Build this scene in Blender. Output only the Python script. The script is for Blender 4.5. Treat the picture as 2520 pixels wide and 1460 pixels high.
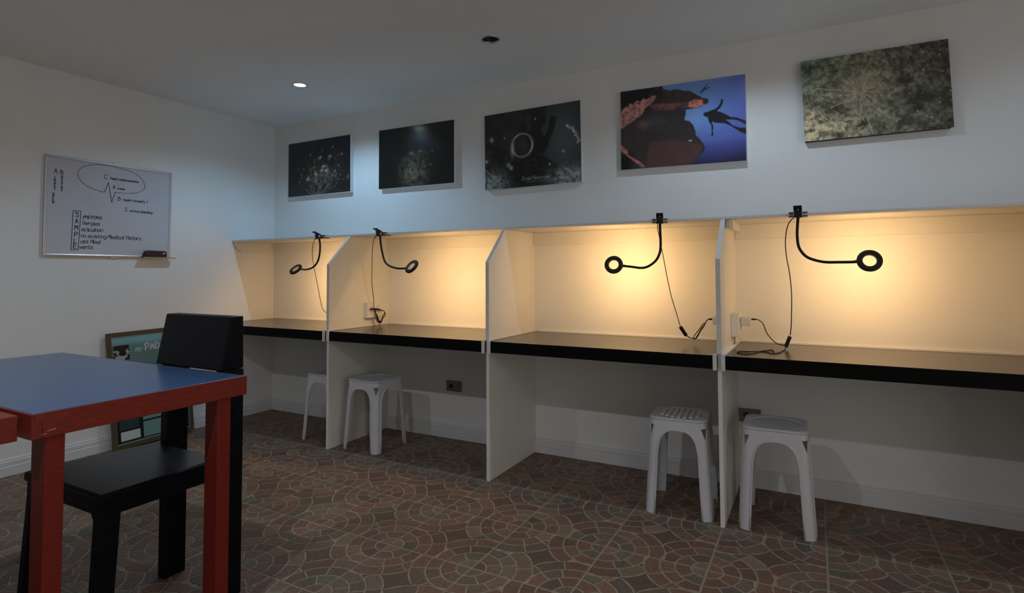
import bpy, bmesh, math, random
import numpy as np
from mathutils import Vector, Matrix

random.seed(7)
for o in list(bpy.data.objects):
    bpy.data.objects.remove(o)
scene = bpy.context.scene
COL = scene.collection
PI = math.pi

# ------------------------------------------------------------------ camera, world, exposure, room lights
WX, WY, H = -2.437, 0.577, 2.366           # left wall, back wall, ceiling height
RX, FY = 4.0, -4.4                          # right wall and the wall behind the camera

cam_d = bpy.data.cameras.new('camera')
cam = bpy.data.objects.new('camera', cam_d)
COL.objects.link(cam)
F_PX, CY_PX = 1388.38, 615.61
cam_d.sensor_width = 36.0
cam_d.lens = F_PX / 2520.0 * 36.0
cam_d.shift_y = (CY_PX - 730.0) / 2520.0
cam_d.clip_start = 0.02
yaw, pitch, roll = 0.492536, 0.039691, -0.004544
cam.location = (1.58421, -2.66521, 1.12802)
cam.matrix_world = (Matrix.Translation(cam.location) @ Matrix.Rotation(yaw, 4, 'Z')
                    @ Matrix.Rotation(PI / 2 + pitch, 4, 'X') @ Matrix.Rotation(roll, 4, 'Z'))
scene.camera = cam

world = bpy.data.worlds.new('world')
scene.world = world
world.use_nodes = True
world.node_tree.nodes['Background'].inputs[0].default_value = (1.0, 0.97, 0.92, 1)
world.node_tree.nodes['Background'].inputs[1].default_value = 1.12

vs = scene.view_settings
vs.view_transform = 'Standard'
vs.look = 'None'
vs.gamma = 1.0
vs.exposure = 0.0
vs.use_curve_mapping = False

# recessed ceiling spots: x, y, watts, colour, beam angle, blend  (watts 0 = switched off)
SPOTS = [(-1.372, -0.095, 26.0, (0.36, 0.64, 0.92), 150, 0.55, True),
         (0.094, -0.120, 0.0, (1, 1, 1), 150, 0.9, True),
         (1.30, -0.110, 14.0, (0.62, 0.79, 0.97), 150, 0.55, False),
         (2.62, -0.110, 3.5, (0.60, 0.79, 1.0), 150, 0.55, False),
         (0.42, -2.45, 48.0, (0.90, 0.96, 1.0), 156, 0.9, False),
         (-1.17, -2.45, 33.0, (0.90, 0.96, 1.0), 156, 0.9, False),
         (2.30, -2.45, 12.0, (0.96, 0.97, 1.0), 156, 0.9, False)]
RING_STRENGTH = 315.0
RING_COLOR = (1.0, 0.59, 0.235)

# ------------------------------------------------------------------ materials
def new_mat(name):
    m = bpy.data.materials.new(name)
    m.use_nodes = True
    nt = m.node_tree
    b = nt.nodes['Principled BSDF']
    return m, nt, b

def mat(name, col, rough=0.5, spec=0.5, metal=0.0, var=0.0, vscale=8.0, bump=0.0, bscale=40.0,
        stretch=(1, 1, 1), rvar=0.0, coat=0.0, col2=None):
    m, nt, b = new_mat(name)
    b.inputs['Base Color'].default_value = (*col, 1)
    b.inputs['Roughness'].default_value = rough
    b.inputs['Specular IOR Level'].default_value = spec
    b.inputs['Metallic'].default_value = metal
    if coat:
        b.inputs['Coat Weight'].default_value = coat
        b.inputs['Coat Roughness'].default_value = 0.15
    if var or bump or rvar or col2:
        tc = nt.nodes.new('ShaderNodeTexCoord')
        mp = nt.nodes.new('ShaderNodeMapping')
        mp.inputs['Scale'].default_value = stretch
        nt.links.new(tc.outputs['Object'], mp.inputs['Vector'])
    if var or col2:
        n = nt.nodes.new('ShaderNodeTexNoise')
        n.inputs['Scale'].default_value = vscale
        n.inputs['Detail'].default_value = 6
        n.inputs['Roughness'].default_value = 0.65
        nt.links.new(mp.outputs[0], n.inputs['Vector'])
        r = nt.nodes.new('ShaderNodeMapRange')
        r.inputs['From Min'].default_value = 0.3
        r.inputs['From Max'].default_value = 0.7
        nt.links.new(n.outputs['Fac'], r.inputs['Value'])
        mx = nt.nodes.new('ShaderNodeMix')
        mx.data_type = 'RGBA'
        a = tuple(c * (1 - var) for c in col)
        c2 = col2 if col2 else tuple(min(1, c * (1 + var)) for c in col)
        mx.inputs[6].default_value = (*a, 1)
        mx.inputs[7].default_value = (*c2, 1)
        nt.links.new(r.outputs[0], mx.inputs[0])
        nt.links.new(mx.outputs[2], b.inputs['Base Color'])
        if rvar:
            rr = nt.nodes.new('ShaderNodeMapRange')
            rr.inputs['To Min'].default_value = max(0, rough - rvar)
            rr.inputs['To Max'].default_value = rough + rvar
            nt.links.new(n.outputs['Fac'], rr.inputs['Value'])
            nt.links.new(rr.outputs[0], b.inputs['Roughness'])
    if bump:
        n2 = nt.nodes.new('ShaderNodeTexNoise')
        n2.inputs['Scale'].default_value = bscale
        n2.inputs['Detail'].default_value = 4
        nt.links.new(mp.outputs[0], n2.inputs['Vector'])
        bp = nt.nodes.new('ShaderNodeBump')
        bp.inputs['Strength'].default_value = bump
        bp.inputs['Distance'].default_value = 0.002
        nt.links.new(n2.outputs['Fac'], bp.inputs['Height'])
        nt.links.new(bp.outputs[0], b.inputs['Normal'])
    return m

def emit_mat(name, col, strength):
    m, nt, b = new_mat(name)
    b.inputs['Base Color'].default_value = (0.8, 0.8, 0.8, 1)
    b.inputs['Emission Color'].default_value = (*col, 1)
    b.inputs['Emission Strength'].default_value = strength
    return m

def attr_mat(name, rough, spec, var=0.15, vscale=60.0, bump=0.0, bscale=300.0, coat=0.0):
    m, nt, b = new_mat(name)
    at = nt.nodes.new('ShaderNodeAttribute')
    at.attribute_name = 'Col'
    tc = nt.nodes.new('ShaderNodeTexCoord')
    n = nt.nodes.new('ShaderNodeTexNoise')
    n.inputs['Scale'].default_value = vscale
    n.inputs['Detail'].default_value = 5
    nt.links.new(tc.outputs['Object'], n.inputs['Vector'])
    r = nt.nodes.new('ShaderNodeMapRange')
    r.inputs['From Min'].default_value = 0.25
    r.inputs['From Max'].default_value = 0.75
    r.inputs['To Min'].default_value = 1 - var
    r.inputs['To Max'].default_value = 1 + var
    nt.links.new(n.outputs['Fac'], r.inputs['Value'])
    vm = nt.nodes.new('ShaderNodeVectorMath')
    vm.operation = 'SCALE'
    nt.links.new(at.outputs['Color'], vm.inputs[0])
    nt.links.new(r.outputs[0], vm.inputs['Scale'])
    nt.links.new(vm.outputs[0], b.inputs['Base Color'])
    b.inputs['Roughness'].default_value = rough
    b.inputs['Specular IOR Level'].default_value = spec
    if coat:
        b.inputs['Coat Weight'].default_value = coat
        b.inputs['Coat Roughness'].default_value = 0.25
    if bump:
        n2 = nt.nodes.new('ShaderNodeTexNoise')
        n2.inputs['Scale'].default_value = bscale
        nt.links.new(tc.outputs['Object'], n2.inputs['Vector'])
        bp = nt.nodes.new('ShaderNodeBump')
        bp.inputs['Strength'].default_value = bump
        bp.inputs['Distance'].default_value = 0.001
        nt.links.new(n2.outputs['Fac'], bp.inputs['Height'])
        nt.links.new(bp.outputs[0], b.inputs['Normal'])
    return m

M = {}
M['wall'] = mat('wall_paint', (0.80, 0.80, 0.79), 0.6, 0.3, var=0.02, vscale=3, bump=0.12, bscale=120)
M['ceil'] = mat('ceiling_paint', (0.85, 0.845, 0.825), 0.8, 0.2, var=0.02, vscale=2, bump=0.1, bscale=90)
M['trim'] = mat('baseboard_paint', (0.70, 0.70, 0.71), 0.45, 0.4, var=0.03, vscale=10)
M['panel'] = mat('divider_paint', (0.76, 0.74, 0.68), 0.42, 0.4, var=0.03, vscale=6, bump=0.06, bscale=80)
M['edge'] = mat('panel_edge_paint', (0.66, 0.66, 0.64), 0.45, 0.4, var=0.05, vscale=20)
M['shelf'] = mat('shelf_paint', (0.74, 0.73, 0.70), 0.45, 0.4, var=0.03, vscale=8, bump=0.08, bscale=60)
M['counter'] = mat('black_laminate', (0.030, 0.026, 0.023), 0.23, 0.75, var=0.4, vscale=35, rvar=0.04, bump=0.03, bscale=220)
M['counter_edge'] = mat('black_edge_band', (0.002, 0.002, 0.002), 0.6, 0.12)
M['grout'] = mat('tile_joint_grout', (0.31, 0.26, 0.205), 0.9, 0.1, var=0.15, vscale=30)
M['tile'] = attr_mat('printed_stone_tile', 0.50, 0.35, var=0.28, vscale=70, bump=0.25, bscale=160)
M['print'] = attr_mat('canvas_print', 0.17, 0.55, var=0.05, vscale=200, bump=0.05, bscale=300)
M['poster'] = attr_mat('poster_print', 0.25, 0.5, var=0.03, vscale=60)
M['canvas_white'] = mat('white_canvas_side', (0.72, 0.72, 0.74), 0.7, 0.2, bump=0.1, bscale=500)
M['canvas_dark'] = mat('dark_canvas_side', (0.012, 0.014, 0.012), 0.6, 0.3, var=0.4, vscale=30)
M['black_plastic'] = mat('black_plastic', (0.012, 0.011, 0.011), 0.42, 0.5, bump=0.05, bscale=300)
M['black_rubber'] = mat('black_rubber', (0.008, 0.007, 0.006), 0.6, 0.3)
M['ring_body'] = mat('charcoal_plastic', (0.012, 0.011, 0.011), 0.55, 0.3)
M['white_plastic'] = mat('white_plastic', (0.74, 0.72, 0.70), 0.35, 0.45)
M['stool'] = mat('white_moulded_plastic', (0.60, 0.60, 0.64), 0.32, 0.5, var=0.03, vscale=5)
M['socket'] = mat('socket_slot', (0.03, 0.025, 0.02), 0.6, 0.3)
M['beige'] = mat('beige_plate', (0.20, 0.19, 0.15), 0.5, 0.4)
M['alu'] = mat('aluminium', (0.62, 0.62, 0.63), 0.33, 0.5, metal=0.85)
M['chrome'] = mat('brushed_chrome', (0.55, 0.55, 0.54), 0.25, 0.5, metal=1.0)
M['can'] = mat('can_reflector', (0.16, 0.155, 0.15), 0.3, 0.5, metal=0.8)
M['board'] = mat('whiteboard_enamel', (0.55, 0.555, 0.60), 0.22, 0.5, var=0.03, vscale=4, rvar=0.05)
M['ink'] = mat('black_marker', (0.02, 0.02, 0.03), 0.6, 0.2)
M['ink_red'] = mat('red_marker', (0.33, 0.10, 0.09), 0.6, 0.2)
M['ink_faint'] = mat('faded_marker', (0.13, 0.13, 0.15), 0.6, 0.2)
M['eraser'] = mat('eraser_body', (0.045, 0.012, 0.016), 0.5, 0.4)
M['felt'] = mat('eraser_felt', (0.06, 0.055, 0.05), 0.95, 0.1)
M['red_wood'] = mat('red_stained_wood', (0.160, 0.014, 0.008), 0.45, 0.25, var=0.28, vscale=14, stretch=(3, 3, 22), bump=0.08, bscale=60)
M['red_wood_x'] = mat('red_stained_wood_rail', (0.175, 0.020, 0.010), 0.45, 0.28, var=0.28, vscale=14, stretch=(3, 3, 22), bump=0.08, bscale=60)
M['bare'] = mat('bare_chipped_wood', (0.40, 0.30, 0.19), 0.8, 0.2)
M['blue'] = mat('blue_laminate', (0.040, 0.088, 0.20), 0.25, 0.5, var=0.06, vscale=10, rvar=0.02, bump=0.015, bscale=120)
M['chair'] = mat('black_painted_wood', (0.003, 0.0034, 0.0065), 0.45, 0.13, var=0.3, vscale=12, bump=0.06, bscale=90)
M['chair_sheen'] = mat('black_seat_painted_sheen', (0.018, 0.018, 0.019), 0.36, 0.5, var=0.2, vscale=20, rvar=0.05)  # chair black lightened, the sheen of light from above put into the colour
M['frame_wood'] = mat('olive_brown_wood', (0.085, 0.062, 0.030), 0.5, 0.4, var=0.25, vscale=10, stretch=(4, 4, 20))
M['poster_dark'] = mat('poster_black', (0.008, 0.010, 0.012), 0.3, 0.5)
M['poster_white'] = mat('poster_white', (0.55, 0.62, 0.63), 0.3, 0.5)
M['poster_teal'] = mat('poster_pale_teal', (0.16, 0.30, 0.29), 0.3, 0.5)
M['poster_teal_d'] = mat('poster_deep_teal', (0.025, 0.055, 0.060), 0.3, 0.5)
RING_DIM = [1.2, 1.5, 1.0, 0.95]               # each lamp is dimmed on its own
for i_, k_ in enumerate(RING_DIM):
    M['ring_glow%d' % i_] = emit_mat('ring_led_diffuser', RING_COLOR, RING_STRENGTH * k_)
M['bulb_glow'] = emit_mat('spot_lamp_glow', (0.75, 0.92, 1.0), 30.0)
M['bulb_warmglow'] = emit_mat('spot_lamp_glow_neutral', (0.92, 0.97, 1.0), 12.0)
M['bulb_off'] = mat('spot_lamp_unlit', (0.10, 0.10, 0.10), 0.2, 0.6)
M['caption'] = mat('caption_white_print', (0.45, 0.45, 0.46), 0.4, 0.4)

# ------------------------------------------------------------------ mesh helpers
class MB:
    """collects shapes (world or local coordinates) into one mesh"""
    def __init__(self):
        self.v, self.f, self.s = [], [], []
    def add(self, vs_, fs_, smooth=False):
        k = len(self.v)
        self.v += [tuple(map(float, p)) for p in vs_]
        self.f += [tuple(i + k for i in q) for q in fs_]
        self.s += [smooth] * len(fs_)
    def hexa(self, bot, top, bev=0.0):
        vs_ = list(bot) + list(top)
        fs_ = [(3, 2, 1, 0), (4, 5, 6, 7), (0, 1, 5, 4), (1, 2, 6, 5), (2, 3, 7, 6), (3, 0, 4, 7)]
        if bev <= 0:
            self.add(vs_, fs_)
            return
        bm = bmesh.new()
        bv = [bm.verts.new(p) for p in vs_]
        for q in fs_:
            bm.faces.new([bv[i] for i in q])
        bmesh.ops.recalc_face_normals(bm, faces=bm.faces)
        bmesh.ops.bevel(bm, geom=list(bm.edges), offset=bev, segments=2, profile=0.5, affect='EDGES', clamp_overlap=True)
        bm.verts.index_update()
        self.add([v.co for v in bm.verts], [[v.index for v in f.verts] for f in bm.faces])
        bm.free()
    def box(self, x0, x1, y0, y1, z0, z1, bev=0.0):
        self.hexa([(x0, y0, z0), (x1, y0, z0), (x1, y1, z0), (x0, y1, z0)],
                  [(x0, y0, z1), (x1, y0, z1), (x1, y1, z1), (x0, y1, z1)], bev)
    def prism(self, poly, axis, a, b, bev=0.0):
        """extrude a 2D polygon along an axis from a to b"""
        def P3(p, t):
            return {0: (t, p[0], p[1]), 1: (p[0], t, p[1]), 2: (p[0], p[1], t)}[axis]
        n = len(poly)
        bm = bmesh.new()
        va = [bm.verts.new(P3(p, a)) for p in poly]
        vb = [bm.verts.new(P3(p, b)) for p in poly]
        bm.faces.new(va)
        bm.faces.new(vb[::-1])
        for i in range(n):
            bm.faces.new((va[i], vb[i], vb[(i + 1) % n], va[(i + 1) % n]))
        bmesh.ops.recalc_face_normals(bm, faces=bm.faces)
        if bev > 0:
            bmesh.ops.bevel(bm, geom=list(bm.edges), offset=bev, segments=2, profile=0.5, affect='EDGES', clamp_overlap=True)
        bm.verts.index_update()
        self.add([v.co for v in bm.verts], [[v.index for v in f.verts] for f in bm.faces])
        bm.free()
    def tube(self, pts, r, n=8, sub=4, caps=True, closed=False):
        pts = [Vector(p) for p in pts]
        if sub > 1 and len(pts) > 2:
            q = []
            for i in range(len(pts) - 1):
                p0 = pts[max(i - 1, 0)]; p1 = pts[i]; p2 = pts[i + 1]; p3 = pts[min(i + 2, len(pts) - 1)]
                for k in range(sub):
                    t = k / sub
                    q.append(0.5 * ((2 * p1) + (p2 - p0) * t + (2 * p0 - 5 * p1 + 4 * p2 - p3) * t * t
                                    + (3 * p1 - p0 - 3 * p2 + p3) * t ** 3))
            q.append(pts[-1])
            pts = q
        m = len(pts)
        T = [(pts[min(i + 1, m - 1)] - pts[max(i - 1, 0)]).normalized() for i in range(m)]
        u = T[0].orthogonal().normalized()
        rings = []
        for i in range(m):
            u = (u - T[i] * u.dot(T[i]))
            u = u.normalized() if u.length > 1e-6 else T[i].orthogonal().normalized()
            w = T[i].cross(u)
            rr = r[i] if isinstance(r, (list, tuple)) else r
            rings.append([pts[i] + (u * math.cos(2 * PI * k / n) + w * math.sin(2 * PI * k / n)) * rr for k in range(n)])
        vs_ = [p for rg in rings for p in rg]
        fs_ = []
        for i in range(m - 1):
            for k in range(n):
                fs_.append((i * n + k, i * n + (k + 1) % n, (i + 1) * n + (k + 1) % n, (i + 1) * n + k))
        if caps:
            fs_.append(tuple(range(n))[::-1])
            fs_.append(tuple((m - 1) * n + k for k in range(n)))
        self.add(vs_, fs_, True)
    def lathe(self, prof, c, nrm, n=40, closed=False):
        """prof: (radius, height) around the axis nrm through c"""
        nrm = Vector(nrm).normalized(); a = nrm.orthogonal().normalized(); b = nrm.cross(a); c = Vector(c)
        vs_ = [c + nrm * h + (a * math.cos(2 * PI * k / n) + b * math.sin(2 * PI * k / n)) * r for r, h in prof for k in range(n)]
        m = len(prof)
        fs_ = []
        for i in range(m if closed else m - 1):
            j = (i + 1) % m
            for k in range(n):
                fs_.append((i * n + k, i * n + (k + 1) % n, j * n + (k + 1) % n, j * n + k))
        self.add(vs_, fs_, True)
    def disc(self, c, nrm, r, n=32):
        nrm = Vector(nrm).normalized(); a = nrm.orthogonal().normalized(); b = nrm.cross(a); c = Vector(c)
        self.add([c + (a * math.cos(2 * PI * k / n) + b * math.sin(2 * PI * k / n)) * r for k in range(n)], [tuple(range(n))])
    def ribbon(self, pts, w, frame):
        """flat pen stroke: 2D points, width, frame(u, v) -> 3D"""
        for i in range(len(pts) - 1):
            (x0, y0), (x1, y1) = pts[i], pts[i + 1]
            L = math.hypot(x1 - x0, y1 - y0)
            if L < 1e-7:
                x0 -= w / 2; x1 += w / 2; L = w
            dx, dy = (x1 - x0) / L * w / 2, (y1 - y0) / L * w / 2
            q = [(x0 - dx * .6 - dy, y0 - dy * .6 + dx), (x0 - dx * .6 + dy, y0 - dy * .6 - dx),
                 (x1 + dx * .6 + dy, y1 + dy * .6 - dx), (x1 + dx * .6 - dy, y1 + dy * .6 + dx)]
            self.add([frame(*p) for p in q], [(0, 1, 2, 3)])

def world_loc(o):
    v = Vector((0, 0, 0))
    while o is not None:
        v = v + o.location
        o = o.parent
    return v

def obj(name, mb, material, parent=None, label=None):
    me = bpy.data.meshes.new(name)
    off = world_loc(parent) if parent else Vector((0, 0, 0))
    me.from_pydata([(p[0] - off.x, p[1] - off.y, p[2] - off.z) for p in mb.v], [], mb.f)
    me.polygons.foreach_set('use_smooth', mb.s)
    bm = bmesh.new(); bm.from_mesh(me)
    bmesh.ops.recalc_face_normals(bm, faces=bm.faces)
    bm.to_mesh(me); bm.free()
    me.materials.append(material)
    me.update()
    o = bpy.data.objects.new(name, me)
    COL.objects.link(o)
    if parent:
        o.parent = parent
    if label:
        o['label'] = label
    return o

def autosmooth(o, ang=35):
    me = o.data
    me.polygons.foreach_set('use_smooth', [True] * len(me.polygons))
    try:
        me.set_sharp_from_angle(angle=math.radians(ang))
    except Exception:
        pass

def thing(name, label, cat, loc, group=None):
    o = bpy.data.objects.new(name, None)
    o.empty_display_size = 0.1
    COL.objects.link(o)
    o.location = loc
    o['label'] = label
    o['category'] = cat
    if group:
        o['group'] = group
    return o

def tag(o, label, cat, group=None):
    o['label'] = label; o['category'] = cat
    if group:
        o['group'] = group
    return o

def struct(name, mb, m, label=None, parent=None):
    o = obj(name, mb, m, parent, label)
    if not parent:
        o['kind'] = 'structure'
    return o

def dup(root, loc, rotz, label):
    r = root.copy(); COL.objects.link(r)
    r.location = loc; r.rotation_euler = (0, 0, rotz); r['label'] = label
    for ch in list(root.children):
        c = ch.copy(); COL.objects.link(c); c.parent = r
        for g in list(ch.children):
            d = g.copy(); COL.objects.link(d); d.parent = c
    return r

# ------------------------------------------------------------------ setting: walls, ceiling, skirting
b = MB(); b.box(WX - 0.12, RX + 0.12, WY, WY + 0.12, -0.06, H + 0.1)
struct('wall_back', b, M['wall'], 'white painted wall behind the booths')
b = MB(); b.box(WX - 0.12, WX, FY, WY, -0.06, H + 0.1)
struct('wall_left', b, M['wall'], 'white painted wall carrying the whiteboard')
b = MB()                                     # unseen right wall; wide opening added to let in ambient fill light
b.box(RX, RX + 0.12, FY, -4.0, -0.06, H + 0.1)
b.box(RX, RX + 0.12, -1.1, WY, -0.06, H + 0.1)
b.box(RX, RX + 0.12, -4.0, -1.1, 2.15, H + 0.1)
struct('wall_right', b, M['wall'])
b = MB(); b.box(WX - 0.12, RX + 0.12, FY - 0.12, FY, -0.06, H + 0.1)
struct('wall_front', b, M['wall'])

def ceiling():
    b = MB()
    R, hs, n = 0.0475, 0.10, 32
    xs = sorted({WX, RX, *[s[0] - hs for s in SPOTS], *[s[0] + hs for s in SPOTS]})
    ys = sorted({FY, WY, *[s[1] - hs for s in SPOTS], *[s[1] + hs for s in SPOTS]})
    def hole(x0, x1, y0, y1):
        return [s for s in SPOTS if x0 < s[0] < x1 and y0 < s[1] < y1]
    for i in range(len(xs) - 1):
        for j in range(len(ys) - 1):
            x0, x1, y0, y1 = xs[i], xs[i + 1], ys[j], ys[j + 1]
            hh = hole(x0, x1, y0, y1)
            if not hh:
                b.add([(x0, y0, H), (x1, y0, H), (x1, y1, H), (x0, y1, H)], [(3, 2, 1, 0)])
                continue
            cx, cy = hh[0][0], hh[0][1]
            vs_, fs_ = [], []
            for k in range(n):
                a = 2 * PI * k / n
                c, s = math.cos(a), math.sin(a)
                t = min((x1 - cx) / c if c > 1e-9 else 9, (x0 - cx) / c if c < -1e-9 else 9,
                        (y1 - cy) / s if s > 1e-9 else 9, (y0 - cy) / s if s < -1e-9 else 9)
                vs_ += [(cx + R * c, cy + R * s, H), (cx + t * c, cy + t * s, H)]
            for k in range(n):
                q = (k + 1) % n
                fs_.append((2 * k, 2 * q, 2 * q + 1, 2 * k + 1))
            # corners of the patch
            for (px, py) in ((x0, y0), (x1, y0), (x1, y1), (x0, y1)):
                a = math.atan2(py - cy, px - cx) % (2 * PI)
                k = int(a / (2 * PI / n)) % n
                q = (k + 1) % n
                vs_.append((px, py, H))
                fs_.append((2 * k + 1, 2 * q + 1, len(vs_) - 1))
            b.add(vs_, fs_)
    b.box(WX - 0.12, RX + 0.12, FY - 0.12, WY + 0.12, H + 0.12, H + 0.16)
    me = struct('ceiling', b, M['ceil'], 'plain white ceiling with recessed spots')
    return me
ceiling()

def skirting_profile():
    # (out from the wall, height)
    return [(0, 0), (0.015, 0), (0.015, 0.050), (0.011, 0.054), (0.012, 0.060), (0.012, 0.078), (0.008, 0.084), (0.009, 0.090), (0.004, 0.094), (0, 0.095)]
b = MB()
b.prism([(WY - d, z) for d, z in skirting_profile()], 0, WX, RX)
struct('baseboard_back', b, M['trim'], 'white moulded skirting under the desks')
b = MB()
b.prism([(WX + d, z) for d, z in skirting_profile()], 1, FY, WY - 0.001)
struct('baseboard_left', b, M['trim'], 'white moulded skirting below the whiteboard')

# ------------------------------------------------------------------ floor: 40 cm tiles with a moulded fan pattern
b = MB(); b.box(WX - 0.1, RX + 0.1, FY - 0.1, WY + 0.1, -0.06, -0.0022)
floor = struct('floor', b, M['grout'], 'tiled floor with fan-pattern cobble tiles')

TS = 0.4
R1, R2, R3, R4 = 0.145, 0.295, 0.437, 0.588
PALETTE = [((0.195, 0.100, 0.066), 4), ((0.165, 0.088, 0.060), 4), ((0.170, 0.108, 0.072), 4), ((0.190, 0.124, 0.084), 3),
           ((0.130, 0.076, 0.054), 2), ((0.150, 0.116, 0.078), 2), ((0.132, 0.096, 0.072), 2)]
PAL = [(c[0] * 0.93, c[1], c[2]) for c, w in PALETTE for _ in range(w)]

def tile_mesh(seed, x0=0.0, x1=1.0, y0=0.0, y1=1.0):
    rnd = random.Random(seed)
    J, g = 0.0035 / TS * 1.0, 0.0062 / TS
    V, Fc, C = [], [], []
    def face(ids, col):
        Fc.append(ids); C.append(col)
    def tri_t(th, q, up):
        s = math.sin(th) if up else math.cos(th)
        d = s * s - 1 + q * q
        return s - math.sqrt(d) if d > 0 else 9.0
    def rho(th, r):
        return min(r, tri_t(th, R3 + 0.004, False), tri_t(th, R4, True), 0.72)
    zb, zt, ins = -0.0012, 0.0, 0.0045
    def stone(poly, col):
        cx = sum(p[0] for p in poly) / len(poly); cy = sum(p[1] for p in poly) / len(poly)
        k = len(V); n = len(poly)
        for x, y in poly:
            V.append((x * TS, y * TS, zb))
        for x, y in poly:
            dx, dy = cx - x, cy - y
            L = math.hypot(dx, dy) or 1
            V.append(((x + dx / L * ins) * TS, (y + dy / L * ins) * TS, zt))
        face([k + n + i for i in range(n)], col)
        for i in range(n):
            j = (i + 1) % n
            face([k + i, k + j, k + n + j, k + n + i], col)
    grout = (0.285, 0.232, 0.175)
    # base slab
    k = len(V)
    for z in (-0.004, zb):
        for (x, y) in ((J, J), (1 - J, J), (1 - J, 1 - J), (J, 1 - J)):
            V.append((x * TS, y * TS, z))
    face([k + 4, k + 5, k + 6, k + 7], grout)
    for i in range(4):
        j = (i + 1) % 4
        face([k + i, k + j, k + 4 + j, k + 4 + i], grout)
    def col():
        c = rnd.choice(PAL); s = rnd.uniform(0.85, 1.15)
        return tuple(v * s for v in c)
    rings = [(0.0, R1, 1, 0.0), (R1, R2, 2, 0.0), (R2, R3, 3, 0.0), (R3, R4, 3, 0.0)]
    for ci, (ox, oy) in enumerate(((0, 0), (1, 0), (1, 1), (0, 1))):
        rot = ci * PI / 2
        co, si = math.cos(rot), math.sin(rot)
        def place(pts):
            return [(ox + x * co - y * si, oy + x * si + y * co) for x, y in pts]
        for (ra, rb, n, _) in rings:
            cuts = [0.0] + sorted((i + rnd.uniform(-0.16, 0.16)) / n * PI / 2 for i in range(1, n)) + [PI / 2]
            for s in range(n):
                t0, t1 = cuts[s], cuts[s + 1]
                m = 9
                ii, oo = [], []
                for q in range(m + 1):
                    f = q / m
                    def ang(r):
                        e0 = (g / 2 / max(r, 0.05)) if s > 0 else (J + 0.002) / max(r, 0.05)
                        e1 = (g / 2 / max(r, 0.05)) if s < n - 1 else (J + 0.002) / max(r, 0.05)
                        return t0 + e0 + (t1 - t0 - e0 - e1) * f
                    ri = ra + g / 2
                    th = ang(max(ri, 0.02)) if ra > 0 else t0 + (t1 - t0) * f
                    ro = rho(ang(rb), rb) - g / 2
                    tho = ang(rb)
                    if ro > ri + 0.012:
                        oo.append((ro * math.cos(tho), ro * math.sin(tho)))
                        if ra > 0:
                            ii.append((ri * math.cos(th), ri * math.sin(th)))
                if ra == 0:
                    e = J + 0.002
                    ii = [(e, e)]
                    oo = [(max(x, e), max(y, e)) for x, y in oo]
                if len(oo) < 3:
                    continue
                poly = oo + ii[::-1]
                stone(place(poly), col())
    # centre diamond, concave, between the four outer arcs
    poly = []
    for (ox, oy, a0) in ((0, 0, 0), (1, 0, 90), (1, 1, 180), (0, 1, 270)):
        th0 = math.acos(0.5 / R4)
        aa = [th0 + (PI / 2 - 2 * th0) * f / 8 for f in range(8, -1, -1)]
        seg = [((R4 + g / 2) * math.cos(a), (R4 + g / 2) * math.sin(a)) for a in aa]
        r = math.radians(a0)
        seg = [(ox + x * math.cos(r) - y * math.sin(r), oy + x * math.sin(r) + y * math.cos(r)) for x, y in seg]
        poly = seg + poly if False else poly + [seg]
    ring = []
    for seg in (poly[0], poly[1], poly[2], poly[3]):
        ring += seg[::-1]
    c = rnd.choice([(0.115, 0.074, 0.056), (0.108, 0.076, 0.054), (0.125, 0.078, 0.060)])
    # order points around the tile centre
    ring = sorted(ring, key=lambda p: math.atan2(p[1] - 0.5, p[0] - 0.5))
    stone([(0.5 + (x - 0.5) * 0.97, 0.5 + (y - 0.5) * 0.97) for x, y in ring], c)
    me = bpy.data.meshes.new('tile')
    me.from_pydata(V, [], Fc)
    at = me.color_attributes.new('Col', 'FLOAT_COLOR', 'CORNER')
    arr = np.empty((len(me.loops), 4), dtype=np.float32)
    for p in me.polygons:
        arr[p.loop_start:p.loop_start + p.loop_total] = (*C[p.index], 1)
    at.data.foreach_set('color', arr.ravel())
    bm = bmesh.new(); bm.from_mesh(me)
    for (ax, val, neg) in ((0, x0, True), (0, x1, False), (1, y0, True), (1, y1, False)):
        if (neg and val <= 0) or (not neg and val >= 1):
            continue
        no = Vector((0, 0, 0)); no[ax] = 1
        co_ = Vector((0, 0, 0)); co_[ax] = val * TS
        bmesh.ops.bisect_plane(bm, geom=bm.verts[:] + bm.edges[:] + bm.faces[:], plane_co=co_, plane_no=no,
                               clear_outer=not neg, clear_inner=neg)
    bmesh.ops.recalc_face_normals(bm, faces=bm.faces)
    bm.to_mesh(me); bm.free()
    me.materials.append(M['tile'])
    return me

FULL = [tile_mesh(100 + i) for i in range(6)]
TOPS = [tile_mesh(200 + i, y1=(WY - 0.4) / TS) for i in range(3)]
LEFTS = [tile_mesh(300 + i, x0=1 - (-2.4 - WX) / TS) for i in range(2)]
CORN = tile_mesh(400, x0=1 - (-2.4 - WX) / TS, y1=(WY - 0.4) / TS)
rnd_t = random.Random(5)
for iy in range(-11, 2):
    for ix in range(-7, 10):
        left, top = ix == -7, iy == 1
        me = CORN if (left and top) else rnd_t.choice(LEFTS) if left else rnd_t.choice(TOPS) if top else rnd_t.choice(FULL)
        t = bpy.data.objects.new('tile', me)
        COL.objects.link(t)
        t.parent = floor
        q = rnd_t.randrange(4) if not (left or top) else 0
        cx, cy = (ix + 0.5) * TS, (iy + 0.5) * TS
        dx, dy = -TS / 2, -TS / 2
        r = q * PI / 2
        t.location = (cx + dx * math.cos(r) - dy * math.sin(r), cy + dx * math.sin(r) + dy * math.cos(r), 0)
        t.rotation_euler = (0, 0, r)

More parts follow.
